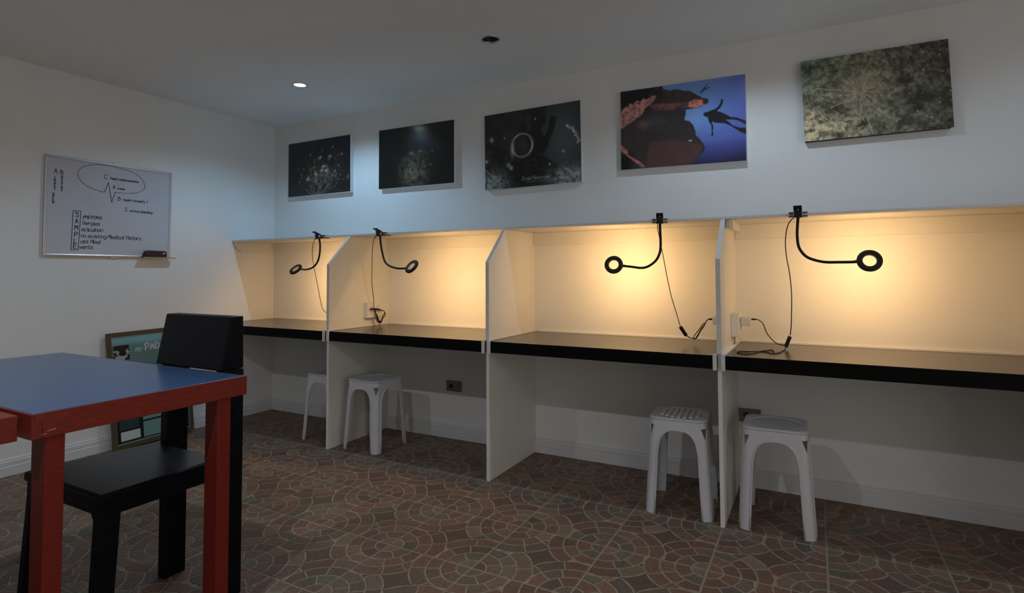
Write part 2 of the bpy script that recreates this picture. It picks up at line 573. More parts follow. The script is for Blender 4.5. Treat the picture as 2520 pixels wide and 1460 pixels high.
# ------------------------------------------------------------------ booths: dividers, desks, shelf
DT = 0.018
DIV = [-1.2, 0.0, 1.2, 2.415]
SZ0, SZ1, SY = 1.378, 1.391, 0.1875       # shelf underside, top and front
CZ, CT, CYF = 0.7545, 0.061, -0.0115      # desk top, thickness, front
prof = [(0.0, 0.0), (WY - 0.0155, 0.0), (WY - 0.0155, 0.096), (WY - 0.0005, 0.096), (WY - 0.0005, SZ0 - 0.0005), (SY + 0.004, SZ0 - 0.0005), (0.0, 1.185)]
dl = ['white booth divider panel nearest the whiteboard corner', 'white booth divider panel between the two inner booths',
      'white booth divider panel between two plastic stools, seen nearly edge-on', 'white booth divider panel closing the rightmost booth']
for x, lb in zip(DIV, dl):
    t = thing('booth_divider', lb, 'partition', (x, 0.28, 0), 'booth dividers')
    b = MB(); b.prism([(y, z) for y, z in prof], 0, x - DT / 2, x + DT / 2, 0.0008)
    obj('panel', b, M['panel'], t)
    b = MB()
    e = 0.003
    b.box(x - DT / 2 - 0.001, x + DT / 2 + 0.001, -e, 0.0, CZ + 0.006, 1.185)
    b.hexa([(x - DT / 2 - 0.001, -e, 1.185), (x + DT / 2 + 0.001, -e, 1.185), (x + DT / 2 + 0.001, 0.0, 1.185), (x - DT / 2 - 0.001, 0.0, 1.185)],
           [(x - DT / 2 - 0.001, SY, SZ0 - 0.001), (x + DT / 2 + 0.001, SY, SZ0 - 0.001), (x + DT / 2 + 0.001, SY + 0.004, SZ0 - 0.001), (x - DT / 2 - 0.001, SY + 0.004, SZ0 - 0.001)])
    obj('edge_strip', b, M['edge'], t, 'greyish edge strip along the front')

BAYS = [(WX, DIV[0] - DT / 2), (DIV[0] + DT / 2, DIV[1] - DT / 2), (DIV[1] + DT / 2, DIV[2] - DT / 2), (DIV[2] + DT / 2, DIV[3] - DT / 2)]
bl = ['black laminate desktop in the booth by the corner behind the chair', 'black laminate desktop in the second booth from the left wall',
      'black laminate desktop in the wide third booth', 'black laminate desktop of the right booth, lamp cord looped on it']
for i, ((x0, x1), lb) in enumerate(zip(BAYS, bl)):
    t = thing('desktop', lb, 'desk', ((x0 + x1) / 2, 0.28, CZ - CT), 'black desktops in the booths')
    xa = x0 + 0.0015; xb = x1 - 0.0015
    b = MB(); b.box(xa, xb, CYF + 0.002, WY - 0.0005, CZ - CT, CZ, 0.0015)
    obj('worktop', b, M['counter'], t)
    b = MB(); b.box(xa, xb, CYF, CYF + 0.0019, CZ - CT, CZ - 0.001)
    obj('edge_band', b, M['counter_edge'], t, 'black front edge band')
    for side in ((-1, 1) if i else (1,)):
        xe = x0 if side < 0 else x1
        if i == 3 and side > 0:
            continue
        w = 0.017
        xs0, xs1 = (xe + 0.0005, xe + w) if side < 0 else (xe - w, xe - 0.0005)
        b = MB()
        b.box(xs0, xs1, CYF - 0.012, CYF - 0.0003, CZ - CT - 0.004, CZ + 0.006, 0.0015)
        if i == 3 and side < 0:
            b.box(xs0, xs1 + 0.004, CYF - 0.011, WY - 0.02, CZ + 0.0005, CZ + 0.010, 0.0015)
        else:
            b.box(xs0 if side < 0 else xs1 - 0.007, xs0 + 0.007 if side < 0 else xs1, CYF - 0.011, WY - 0.02, CZ + 0.0005, CZ + 0.006, 0.001)
        obj('end_trim', b, M['trim'], t, 'white painted end trim')
    b = MB()
    b.prism([(WY - 0.0008, CZ + 0.0005), (WY - 0.0105, CZ + 0.0005), (WY - 0.0095, CZ + 0.009), (WY - 0.0008, CZ + 0.013)], 0, xa + 0.02, xb - 0.005)
    obj('back_trim', b, M['trim'], t, 'white caulk strip along the wall')

t = thing('wall_shelf', 'long thin white shelf running along the back wall over all booths', 'shelf', (0, WY, SZ0))
b = MB(); b.box(WX + 0.001, 3.2, SY, WY - 0.0006, SZ0, SZ1, 0.001)
obj('shelf_board', b, M['shelf'], t)
for (x0, x1) in BAYS:
    b = MB(); b.box(x0 + 0.001, x1 - 0.001, WY - 0.020, WY - 0.0006, 1.300, SZ0 - 0.0003, 0.001)
    obj('back_cleat', b, M['shelf'], t)
b = MB(); b.prism([(SY + 0.012, SZ0 - 0.0003), (WY - 0.021, SZ0 - 0.0003), (WY - 0.021, 1.300), (SY + 0.075, 1.300), (SY + 0.040, 1.318), (SY + 0.018, 1.350)], 0, WX + 0.001, WX + 0.020)
obj('side_cleat', b, M['shelf'], t)
for x in DIV[2:3]:
    b = MB(); b.prism([(SY + 0.055, SZ0 - 0.0003), (WY - 0.021, SZ0 - 0.0003), (WY - 0.021, 1.338), (SY + 0.075, 1.338)], 0, x + DT / 2 + 0.001, x + DT / 2 + 0.026)
    obj('divider_cleat', b, M['shelf'], t)
x = DIV[2] + DT / 2
b = MB(); b.box(x + 0.002, x + 0.022, SY + 0.014, SY + 0.045, 1.336, SZ0 - 0.0005, 0.003)
obj('corner_block', b, M['edge'], t, 'small grey fixing block')

# ------------------------------------------------------------------ recessed ceiling spots
dn = ['recessed ceiling spot glowing white over the corner booth', 'unlit recessed ceiling spot with chrome ring, over the middle booths',
      'recessed ceiling spot lit between the blue print and the green print', 'recessed ceiling spot lit beyond the green print',
      'recessed ceiling spot lit over the middle of the room', 'recessed ceiling spot lit over the red and blue table', 'recessed ceiling spot lit over the right side of the room']
for (x, y, watt, colr, ang, blend, seen), lb in zip(SPOTS, dn):
    t = thing('ceiling_spot', lb, 'ceiling light', (x, y, H), 'recessed ceiling spots')
    b = MB()
    b.lathe([(0.041, 0.0005), (0.042, -0.004), (0.046, -0.0055), (0.050, -0.003), (0.0505, -0.0004)], (x, y, H), (0, 0, 1))
    obj('trim_ring', b, M['chrome'], t)
    b = MB()
    b.lathe([(0.0408, 0.001), (0.0395, 0.012), (0.037, 0.040), (0.034, 0.048)], (x, y, H), (0, 0, 1))
    obj('reflector', b, M['can'], t)
    b = MB()
    if watt > 0:
        b.lathe([(0.0350, 0.030), (0.0345, 0.010), (0.028, 0.005), (0.014, 0.0035), (0.0005, 0.003)], (x, y, H), (0, 0, 1), 24)
        obj('lamp', b, M['bulb_glow'] if watt and seen else M['bulb_warmglow'], t)
        ld = bpy.data.lights.new('spot_light', 'SPOT')
        ld.energy = watt
        ld.color = colr
        ld.spot_size = math.radians(ang)
        ld.spot_blend = blend
        ld.shadow_soft_size = 0.016
        lo = bpy.data.objects.new('spot_light', ld)
        COL.objects.link(lo)
        lo.parent = t
        lo.location = (0, 0, -0.012)
    else:
        b.lathe([(0.0275, 0.048), (0.027, 0.028), (0.022, 0.022), (0.012, 0.019), (0.0005, 0.018)], (x, y, H), (0, 0, 1), 24)
        obj('lamp', b, M['bulb_off'], t)

# ------------------------------------------------------------------ pen strokes for handwriting
GL = {'a': '461605031232434642', 'b': '09023243453605', 'c': '4536160503123243', 'd': '49421203051646', 'e': '044445361605031242',
      'f': '4938281712 0636', 'g': '461605031242 46413010', 'h': '0902 0516364542', 'i': '1612 1818', 'k': '0902 460442', 'l': '191322',
      'm': '0602 05162522 25364542', 'n': '0602 0516364542', 'o': '160503123243453616', 'p': '0600 063645433202', 'r': '0602 041636',
      's': '453616053443321203', 't': '18132232 0636', 'u': '06031232434642', 'v': '062246', 'w': '0612253246', 'x': '0642 0246',
      'y': '062346 4610', 'z': '06460242', 'A': '022942 1535', 'B': '0209383606 063645433202', 'C': '4839190704123243', 'D': '02092947442202',
      'E': '49090242 0636', 'F': '490902 0636', 'H': '0902 4942 0646', 'I': '2922', 'L': '090242', 'M': '0209254942', 'N': '02094249',
      'O': '190704123244473919', 'P': '02093948463505', 'R': '02093948463505 2542', 'S': '483919080736444332120',
      'T': '0949 2922', 'W': '0912263249', 'Y': '092649 2622', 'G': '48391907041232434534', '?': '07183847362524 2222', '2': '071838460242'}
GL['S'] = '4839190807364443321203'

def write(b, text, u, v, h, w, frame, slant=0.0, gap=0.35, vertical=False, jit=0.0, rnd=random.Random(3), dirv=0.0):
    """draw text as strokes; h = capital height, w = pen width"""
    s = h / 7.0
    cu, cv = u, v
    for ch in text:
        if ch != ' ' and ch in GL:
            wd = 0
            for st in GL[ch].split(' '):
                pts = [(int(st[i]), int(st[i + 1]) - 2) for i in range(0, len(st) - 1, 2)]
                wd = max(wd, max(p[0] for p in pts))
                pts = [(cu + (p[0] + slant * p[1]) * s * 0.95 + rnd.uniform(-jit, jit) * s, cv + p[1] * s + rnd.uniform(-jit, jit) * s) for p in pts]
                b.ribbon(pts, w, frame)
            adv = (wd + gap * 4) * s
        else:
            adv = 3.2 * s
        if vertical:
            cv -= h * 1.28 if ch != ' ' else h * 1.1
        else:
            cu += adv
            cv += adv * dirv
    return cu

# ------------------------------------------------------------------ whiteboard on the left wall
WBY0, WBY1, WBZ0, WBZ1 = -1.046, -0.300, 1.239, 1.846
t = thing('whiteboard', 'small aluminium-framed whiteboard with handwritten first-aid notes on left wall', 'whiteboard', (WX, (WBY0 + WBY1) / 2, WBZ0))
b = MB(); b.box(WX + 0.002, WX + 0.012, WBY0 + 0.006, WBY1 - 0.006, WBZ0 + 0.006, WBZ1 - 0.006)
obj('writing_surface', b, M['board'], t)
fw = 0.013
for (y0, y1, z0, z1) in ((WBY0, WBY1, WBZ1 - fw, WBZ1), (WBY0, WBY1, WBZ0, WBZ0 + fw), (WBY0, WBY0 + fw, WBZ0 + fw, WBZ1 - fw), (WBY1 - fw, WBY1, WBZ0 + fw, WBZ1 - fw)):
    b = MB(); b.box(WX + 0.001, WX + 0.018, y0, y1, z0, z1, 0.003)
    obj('frame_rail', b, M['alu'], t)
for (yy, zz) in ((-0.66, WBZ1 + 0.003), (-0.66, WBZ0 - 0.003)):
    b = MB(); b.box(WX + 0.001, WX + 0.012, yy - 0.018, yy + 0.018, zz - 0.006, zz + 0.006, 0.002)
    obj('hanging_clip', b, M['alu'], t)
b = MB()
b.prism([(WX + 0.018, 1.236), (WX + 0.060, 1.236), (WX + 0.062, 1.243), (WX + 0.058, 1.239), (WX + 0.018, 1.240)], 1, -0.505, -0.285)
obj('pen_tray', b, M['alu'], t, 'short aluminium pen tray')
fr = lambda u, v: (WX + 0.0128, u, v)
def word(text, u, v, h, w, m, **k):
    b = MB(); write(b, text, u, v, h, w, fr, **k)
    obj('handwritten_word', b, M[m], t)
def words(text, u, v, h, w, m, slant, gap, jit):
    """one part per word"""
    for wd in text.split(' '):
        b = MB(); u2 = write(b, wd, u, v, h, w, fr, slant, gap, jit=jit)
        obj('handwritten_word', b, M[m], t)
        u = u2 + h * 0.42
words('hest compressions', -0.692, 1.743, 0.0165, 0.0028, 'ink', 0.1, 0.18, 0.5)
words('irway', -0.650, 1.683, 0.0165, 0.0028, 'ink', 0.1, 0.2, 0.5)
words('reath normally ?', -0.612, 1.612, 0.0165, 0.0028, 'ink', 0.1, 0.2, 0.5)
words('erious bleeding', -0.570, 1.543, 0.0165, 0.0026, 'ink', 0.1, 0.2, 0.5)
word('IRWAY', -0.999, 1.706, 0.0140, 0.003, 'ink', vertical=True, jit=0.3)
word('OPEN', -1.004, 1.605, 0.0130, 0.003, 'ink', vertical=True, jit=0.3)
word('REATHS', -0.962, 1.713, 0.0120, 0.003, 'ink', vertical=True, jit=0.3)
for k, (wd, u, v) in enumerate((('ymptoms', -0.846, 1.480), ('llergies', -0.848, 1.438), ('edication', -0.848, 1.398),
                                ('re existing Medical History', -0.852, 1.358), ('ast Meal', -0.853, 1.322), ('vents', -0.860, 1.288))):
    words(wd, u, v, 0.025, 0.0029, 'ink', 0.15, 0.14, 0.3)
for ch, u, v in zip('SAMPLE', (-0.883, -0.884, -0.885, -0.886, -0.889, -0.890), (1.485, 1.444, 1.404, 1.362, 1.322, 1.288)):
    b = MB(); write(b, ch, u, v, 0.027, 0.004, fr, 0.05, jit=0.2)
    obj('handwritten_letter', b, M['ink'], t)
b = MB()
b.ribbon([(-0.896, 1.521), (-0.855, 1.521), (-0.864, 1.279), (-0.903, 1.279), (-0.896, 1.521)], 0.0032, fr)
obj('letter_box', b, M['ink'], t, 'tall black marker box around the initials')
b = MB()
ell = [(-0.752, 1.657), (-0.819, 1.679), (-0.857, 1.708), (-0.876, 1.742), (-0.871, 1.775), (-0.833, 1.808), (-0.752, 1.828), (-0.655, 1.826), (-0.56, 1.808),
       (-0.507, 1.780), (-0.482, 1.737), (-0.485, 1.706), (-0.524, 1.677), (-0.589, 1.664), (-0.664, 1.662)]
q = []
for i in range(len(ell) - 1):
    p0, p1, p2, p3 = ell[max(i - 1, 0)], ell[i], ell[i + 1], ell[min(i + 2, len(ell) - 1)]
    for k in range(5):
        s = k / 5
        q.append(tuple(0.5 * (2 * p1[j] + (p2[j] - p0[j]) * s + (2 * p0[j] - 5 * p1[j] + 4 * p2[j] - p3[j]) * s * s + (3 * p1[j] - p0[j] - 3 * p2[j] + p3[j]) * s ** 3) for j in (0, 1)))
q.append(ell[-1])
b.ribbon(q, 0.0032, fr)
obj('oval_drawing', b, M['ink_faint'], t, 'grey marker oval')
b = MB()
b.ribbon([(-0.752, 1.657), (-0.725, 1.655), (-0.704, 1.722), (-0.682, 1.594), (-0.664, 1.662)], 0.0034, fr)
obj('heartbeat_drawing', b, M['ink'], t, 'black heartbeat zigzag')
for ch, u, v, h_, sl in (('A', -1.000, 1.733, 0.032, 0.0), ('B', -0.968, 1.735, 0.026, 0.0), ('C', -0.728, 1.743, 0.027, 0.1), ('A', -0.678, 1.683, 0.024, 0.1), ('B', -0.645, 1.611, 0.024, 0.1)):
    b = MB(); write(b, ch, u, v, h_, 0.004, fr, sl)
    obj('handwritten_letter', b, M['ink_red'], t, 'red marker capital letter')
b = MB(); write(b, 'S', -0.603, 1.543, 0.025, 0.0034, fr, 0.1)
obj('handwritten_letter', b, M['ink_faint'], t, 'faded capital letter')

t = thing('board_eraser', 'dark maroon board eraser lying on the whiteboard pen tray', 'eraser', (WX + 0.04, -0.42, 1.2402))
b = MB(); b.box(WX + 0.020, WX + 0.056, -0.487, -0.347, 1.2402, 1.252, 0.001)
obj('felt_pad', b, M['felt'], t)
b = MB(); b.prism([(-0.488, 1.2525), (-0.346, 1.2525), (-0.350, 1.281), (-0.357, 1.287), (-0.474, 1.287), (-0.483, 1.279)], 0, WX + 0.0195, WX + 0.057, 0.002)
obj('grip', b, M['eraser'], t)
b = MB(); b.disc((WX + 0.0575, -0.368, 1.270), (1, 0, 0), 0.006, 16)
obj('grip_dot', b, M['white_plastic'], t, 'small pale dot')

# ------------------------------------------------------------------ canvas prints
def vnoise(h, w, cell, seed):
    r = np.random.default_rng(seed)
    gh, gw = int(h / cell) + 3, int(w / cell) + 3
    g = r.random((gh, gw))
    y = np.arange(h) / cell; x = np.arange(w) / cell
    yi, xi = y.astype(int), x.astype(int)
    fy, fx = (y - yi)[:, None], (x - xi)[None, :]
    fy = fy * fy * (3 - 2 * fy); fx = fx * fx * (3 - 2 * fx)
    a = g[yi][:, xi]; b_ = g[yi][:, xi + 1]; c = g[yi + 1][:, xi]; d = g[yi + 1][:, xi + 1]
    return (a * (1 - fx) + b_ * fx) * (1 - fy) + (c * (1 - fx) + d * fx) * fy
def fbm(h, w, cell, seed, n=4):
    o = np.zeros((h, w)); k = 1.0; tot = 0
    for i in range(n):
        o += k * vnoise(h, w, max(cell / 2 ** i, 1.01), seed + i); tot += k; k *= 0.6
    return o / tot
def inpoly(U, V, poly):
    ins = np.zeros(U.shape, bool)
    n = len(poly)
    for i in range(n):
        x0, y0 = poly[i]; x1, y1 = poly[(i + 1) % n]
        if y0 == y1:
            continue
        c = ((y0 > V) != (y1 > V)) & (U < (x1 - x0) * (V - y0) / (y1 - y0) + x0)
        ins ^= c
    return ins
def blur(a, n=1):
    for _ in range(n):
        p = np.pad(a, [(1, 1), (1, 1)] + [(0, 0)] * (a.ndim - 2), mode='edge')
        a = (p[:-2, 1:-1] + p[2:, 1:-1] + p[1:-1, :-2] + p[1:-1, 2:] + 2 * p[1:-1, 1:-1]) / 6
    return a
def seg(U, V, a, b_, asp):
    ax, ay = a; bx, by = b_
    dx, dy = (bx - ax) * asp, by - ay
    px, py = (U - ax) * asp, V - ay
    tt = np.clip((px * dx + py * dy) / (dx * dx + dy * dy + 1e-12), 0, 1)
    return np.hypot(px - tt * dx, py - tt * dy), tt
def lin(c):
    c = np.array(c, float) / 255.0
    return np.where(c <= 0.04045, c / 12.92, ((c + 0.055) / 1.055) ** 2.4)
def mix(img, c, a):
    return img * (1 - a[..., None]) + np.array(c) * a[..., None]

PW, PH = 216, 146
UU, VV = np.meshgrid(np.linspace(0, 1, PW), np.linspace(0, 1, PH))
GAIN = 2.6     # printed colours are brighter than they look in the dim room
def paint_coral():
    r = np.random.default_rng(11)
    im = np.ones((PH, PW, 3)) * lin((17, 19, 21))
    im = mix(im, lin((20, 24, 40)), np.clip(1 - VV * 2.2, 0, 1))
    dens = np.exp(-(((UU - 0.55) / 0.30) ** 2 + ((VV - 0.72) / 0.34) ** 2))
    im = mix(im, lin((56, 51, 43)), np.clip(dens * (fbm(PH, PW, 13, 5) * 2.0 - 0.45), 0, 1))
    def blob(u, v, s, a, k, cc, op):
        du, dv = (UU - u) * 1.55, VV - v
        x, y = du * math.cos(a) + dv * math.sin(a), -du * math.sin(a) + dv * math.cos(a)
        return mix(im, cc, np.clip(1.25 * np.exp(-((x / (s * k)) ** 2 + (y / s) ** 2)), 0, 1) * op)
    for k in range(85):
        u, v = 0.54 + r.normal() * 0.21, 0.60 + r.normal() * 0.17
        if v < 0.20 or v > 0.93 or u < 0.16 or u > 0.98:
            continue
        cc = lin((118, 112, 92)) if r.random() < 0.6 else lin((104, 100, 96))
        im = blob(u, v, r.uniform(0.008, 0.020), r.uniform(0, PI), r.uniform(1, 1.9), cc * r.uniform(0.45, 1.0), 0.75)
    for (u, v, s_, k_) in ((0.58, 0.50, 0.018, 1.8), (0.53, 0.33, 0.016, 1.7), (0.37, 0.26, 0.013, 1.5), (0.73, 0.17, 0.011, 1.3), (0.56, 0.57, 0.018, 1.6), (0.63, 0.58, 0.02, 1.6), (0.46, 0.62, 0.024, 1.2), (0.68, 0.33, 0.012, 1.9), (0.33, 0.70, 0.02, 1.6), (0.87, 0.32, 0.012, 1.2)):
        im = blob(u, v, s_, -0.4, k_, lin((150, 144, 112)), 0.9)
    base = (0.48, 1.02)
    for (u, v) in ((0.66, 0.66), (0.68, 0.83), (0.55, 0.74), (0.36, 0.80), (0.63, 0.94), (0.42, 0.75), (0.30, 0.88)):
        mid = ((base[0] + u) / 2 - 0.02, (base[1] + v) / 2 + 0.02)
        for a, c in ((base, mid), (mid, (u, v))):
            d, _ = seg(UU, VV, a, c, 1.55)
            im = mix(im, lin((96, 82, 70)), np.clip(1 - d / 0.013, 0, 1) * 0.85)
    for k in range(46):
        u, v = r.uniform(0.36, 0.92), r.uniform(0.60, 0.88)
        a = r.uniform(0, PI); L = r.uniform(0.01, 0.03)
        d, _ = seg(UU, VV, (u, v), (u + math.cos(a) * L, v + math.sin(a) * L), 1.55)
        im = mix(im, lin((122, 116, 108)), np.clip(1 - d / 0.006, 0, 1) * 0.75)
    return blur(im, 1)
def paint_critter():
    r = np.random.default_rng(4)
    im = np.ones((PH, PW, 3)) * lin((17, 17, 16))
    body = np.exp(-(((UU - 0.50) / 0.17) ** 2 + ((VV - 0.75) / 0.30) ** 2) ** 1.5)
    tex = fbm(PH, PW, 9, 9)
    im = mix(im, lin((84, 80, 58)), np.clip(body * (tex * 2.4 - 0.55), 0, 0.85))
    im = mix(im, lin((60, 58, 56)), np.clip(body * (fbm(PH, PW, 7, 31) * 2.2 - 0.8), 0, 0.6))
    for (u, v, s) in ((0.45, 0.46, 0.020), (0.57, 0.44, 0.018)):
        im = mix(im, lin((110, 112, 116)), np.clip(np.exp(-((((UU - u) * 1.5) / s / 1.6) ** 2 + ((VV - v) / s) ** 2)), 0, 1) * 0.8)
    for (u, v, s) in ((0.44, 0.505, 0.03), (0.57, 0.49, 0.035), (0.57, 0.58, 0.03), (0.50, 0.58, 0.028), (0.40, 0.60, 0.025), (0.47, 0.73, 0.02), (0.54, 0.73, 0.02), (0.57, 0.87, 0.05), (0.65, 0.63, 0.03)):
        im = mix(im, lin((24, 24, 28)), np.clip(1.4 * np.exp(-((((UU - u) * 1.5) / s) ** 2 + ((VV - v) / s) ** 2)), 0, 1) * 0.85)
    for k in range(26):
        u, v = 0.5 + r.normal() * 0.10, 0.74 + r.normal() * 0.15
        s = r.uniform(0.006, 0.014)
        im = mix(im, lin((116, 112, 82)), np.clip(np.exp(-((((UU - u) * 1.5) / s) ** 2 + ((VV - v) / s) ** 2)), 0, 1) * 0.6)
    return im
def paint_shrimp():
    r = np.random.default_rng(8)
    im = np.ones((PH, PW, 3)) * lin((15, 17, 17))
    im = mix(im, lin((44, 52, 56)), np.clip(np.exp(-(((UU - 0.82) / 0.22) ** 2 + ((VV - 0.42) / 0.45) ** 2)) * 1.0, 0, 1))
    im = mix(im, lin((32, 36, 35)), np.clip(fbm(PH, PW, 26, 3) * 2 - 0.9, 0, 0.8) * (UU < 0.6))
    for poly in ([(0.50, 0.0), (0.66, 0.0), (0.66, 0.2), (0.60, 0.30), (0.69, 0.5), (0.62, 0.62), (0.48, 0.6), (0.46, 0.34), (0.42, 0.30), (0.40, 0.12), (0.44, 0.18), (0.48, 0.30), (0.51, 0.24)],
                 [(0.70, 0.14), (0.76, 0.14), (0.76, 0.24), (0.70, 0.44), (0.62, 0.58), (0.60, 0.46), (0.68, 0.30)],
                 [(0.62, 0.62), (0.75, 0.74), (0.86, 0.88), (0.74, 0.92), (0.35, 0.95), (0.2, 0.7), (0.45, 0.6)]):
        im = mix(im, lin((10, 11, 12)), blur(inpoly(UU, VV, poly).astype(float), 3) * 0.9)
    d = np.hypot((UU - 0.41) * 1.40, VV - 0.46)
    tt = np.arctan2(VV - 0.46, (UU - 0.41) * 1.4)
    ringm = np.exp(-((d - 0.150) / 0.012) ** 2) * (0.35 + 0.65 * (np.cos(tt * 1.0 - 0.2) ** 2) * (0.5 + 0.5 * np.sin(tt * 3 + 1)))
    im = mix(im, lin((52, 48, 54)), np.clip(1 - d / 0.15, 0, 1) * 0.4)
    im = mix(im, lin((130, 128, 130)), np.clip(ringm * 0.9, 0, 1))
    im = mix(im, lin((120, 118, 128)), np.clip(np.exp(-((((UU - 0.305) * 1.4) / 0.025) ** 2 + ((VV - 0.50) / 0.08) ** 2)), 0, 1) * 0.75)
    grain = fbm(PH, PW, 5, 17)
    cor = np.clip(np.exp(-(((UU - 0.90) / 0.16) ** 2 + ((VV - 0.94) / 0.12) ** 2)) * 1.5, 0, 1) + np.clip(np.exp(-(((UU - 0.08) / 0.13) ** 2 + ((VV - 0.96) / 0.14) ** 2)) * 1.5, 0, 1)
    im = mix(im, lin((96, 102, 100)), np.clip(cor * (grain * 2.4 - 0.55), 0, 0.9))
    for (u, v, s) in ((0.26, 0.70, 0.025), (0.29, 0.74, 0.022), (0.08, 0.34, 0.025), (0.55, 0.145, 0.012), (0.69, 0.74, 0.014), (0.83, 0.60, 0.015), (0.22, 0.34, 0.012), (0.02, 0.62, 0.02)):
        im = mix(im, lin((126, 126, 122)), np.clip(np.exp(-((((UU - u) * 1.4) / s) ** 2 + ((VV - v) / s) ** 2)), 0, 1) * (grain * 0.9 + 0.2))
    for k in range(16):
        f = k / 15
        u, v = 0.88 + 0.11 * f + r.normal() * 0.008, 0.30 + 0.22 * f * f + r.normal() * 0.012
        im = mix(im, lin((130, 132, 128)), np.clip(np.exp(-((((UU - u) * 1.4) / 0.012) ** 2 + ((VV - v) / 0.012) ** 2)), 0, 1) * 0.8)
    d, _ = seg(UU, VV, (0.0, 0.72), (0.14, 0.90), 1.4)
    im = mix(im, lin((105, 106, 102)), np.clip(1 - d / 0.010, 0, 1) * 0.7)
    for k in range(130):
        u, v = r.uniform(0, 1), r.uniform(0.3, 1)
        s = r.uniform(0.003, 0.009)
        im = mix(im, lin((76, 78, 76)), np.clip(np.exp(-((((UU - u) * 1.4) / s) ** 2 + ((VV - v) / s) ** 2)), 0, 1) * r.uniform(0.1, 0.5))
    return im
POLY = dict(
    rock=[(0.0, 0.0), (0.36, 0.004), (0.366, 0.04), (0.427, 0.072), (0.452, 0.065), (0.488, 0.069), (0.536, 0.1), (0.578, 0.104), (0.624, 0.155), (0.659, 0.19), (0.676, 0.213), (0.717, 0.228), (0.728, 0.262), (0.716, 0.291), (0.681, 0.293), (0.681, 0.311), (0.617, 0.326), (0.546, 0.331), (0.548, 0.377), (0.536, 0.429), (0.539, 0.457), (0.574, 0.472), (0.603, 0.523), (0.62, 0.598), (0.625, 0.653), (0.654, 0.702), (0.688, 0.779), (0.693, 0.815), (0.675, 0.875), (0.634, 0.932), (0.587, 0.98), (0.563, 1.02), (-0.02, 1.02), (-0.02, 0.0)],
    pink=[(-0.01, 0.285), (0.03, 0.22), (0.051, 0.198), (0.065, 0.21), (0.084, 0.160), (0.105, 0.185), (0.13, 0.150), (0.156, 0.143), (0.17, 0.165), (0.201, 0.118), (0.222, 0.15), (0.262, 0.115), (0.303, 0.106), (0.29, 0.179), (0.213, 0.249), (0.187, 0.319), (0.102, 0.399), (0.016, 0.471), (-0.01, 0.477)],
    orange=[(0.57, 0.244), (0.618, 0.222), (0.682, 0.239), (0.681, 0.302), (0.617, 0.321), (0.564, 0.298)],
    band=[(0.251, 0.209), (0.57, 0.244), (0.564, 0.298), (0.449, 0.312), (0.301, 0.303)],
    edge=[(-0.01, 0.67), (0.054, 0.754), (0.067, 0.822), (0.151, 0.899), (0.214, 0.982), (0.182, 0.988), (0.099, 0.883), (0.047, 0.82), (-0.01, 0.737)],
    mass=[(0.248, 0.687), (0.446, 0.68), (0.671, 0.776), (0.652, 0.881), (0.563, 1.01), (0.214, 1.01), (0.235, 0.798)],
    diver=[(0.686, 0.393), (0.709, 0.388), (0.738, 0.376), (0.772, 0.365), (0.795, 0.342), (0.813, 0.301), (0.822, 0.254), (0.839, 0.262), (0.832, 0.305), (0.812, 0.363), (0.784, 0.389), (0.823, 0.41), (0.856, 0.442), (0.889, 0.479), (0.938, 0.492), (0.976, 0.525), (1.02, 0.547), (1.02, 0.608), (0.965, 0.549), (0.922, 0.516), (0.889, 0.51), (0.85, 0.503), (0.877, 0.534), (0.91, 0.584), (0.953, 0.613), (1.02, 0.625), (1.02, 0.712), (0.964, 0.671), (0.92, 0.62), (0.888, 0.58), (0.844, 0.546), (0.799, 0.534), (0.765, 0.523), (0.748, 0.503), (0.759, 0.567), (0.755, 0.629), (0.758, 0.678), (0.741, 0.68), (0.747, 0.618), (0.742, 0.546), (0.725, 0.508), (0.717, 0.453), (0.697, 0.44), (0.683, 0.42)],
    far=[(0.654, 0.143), (0.677, 0.112), (0.707, 0.069), (0.717, 0.049), (0.721, 0.059), (0.704, 0.1), (0.741, 0.092), (0.744, 0.101), (0.701, 0.122), (0.668, 0.157)])
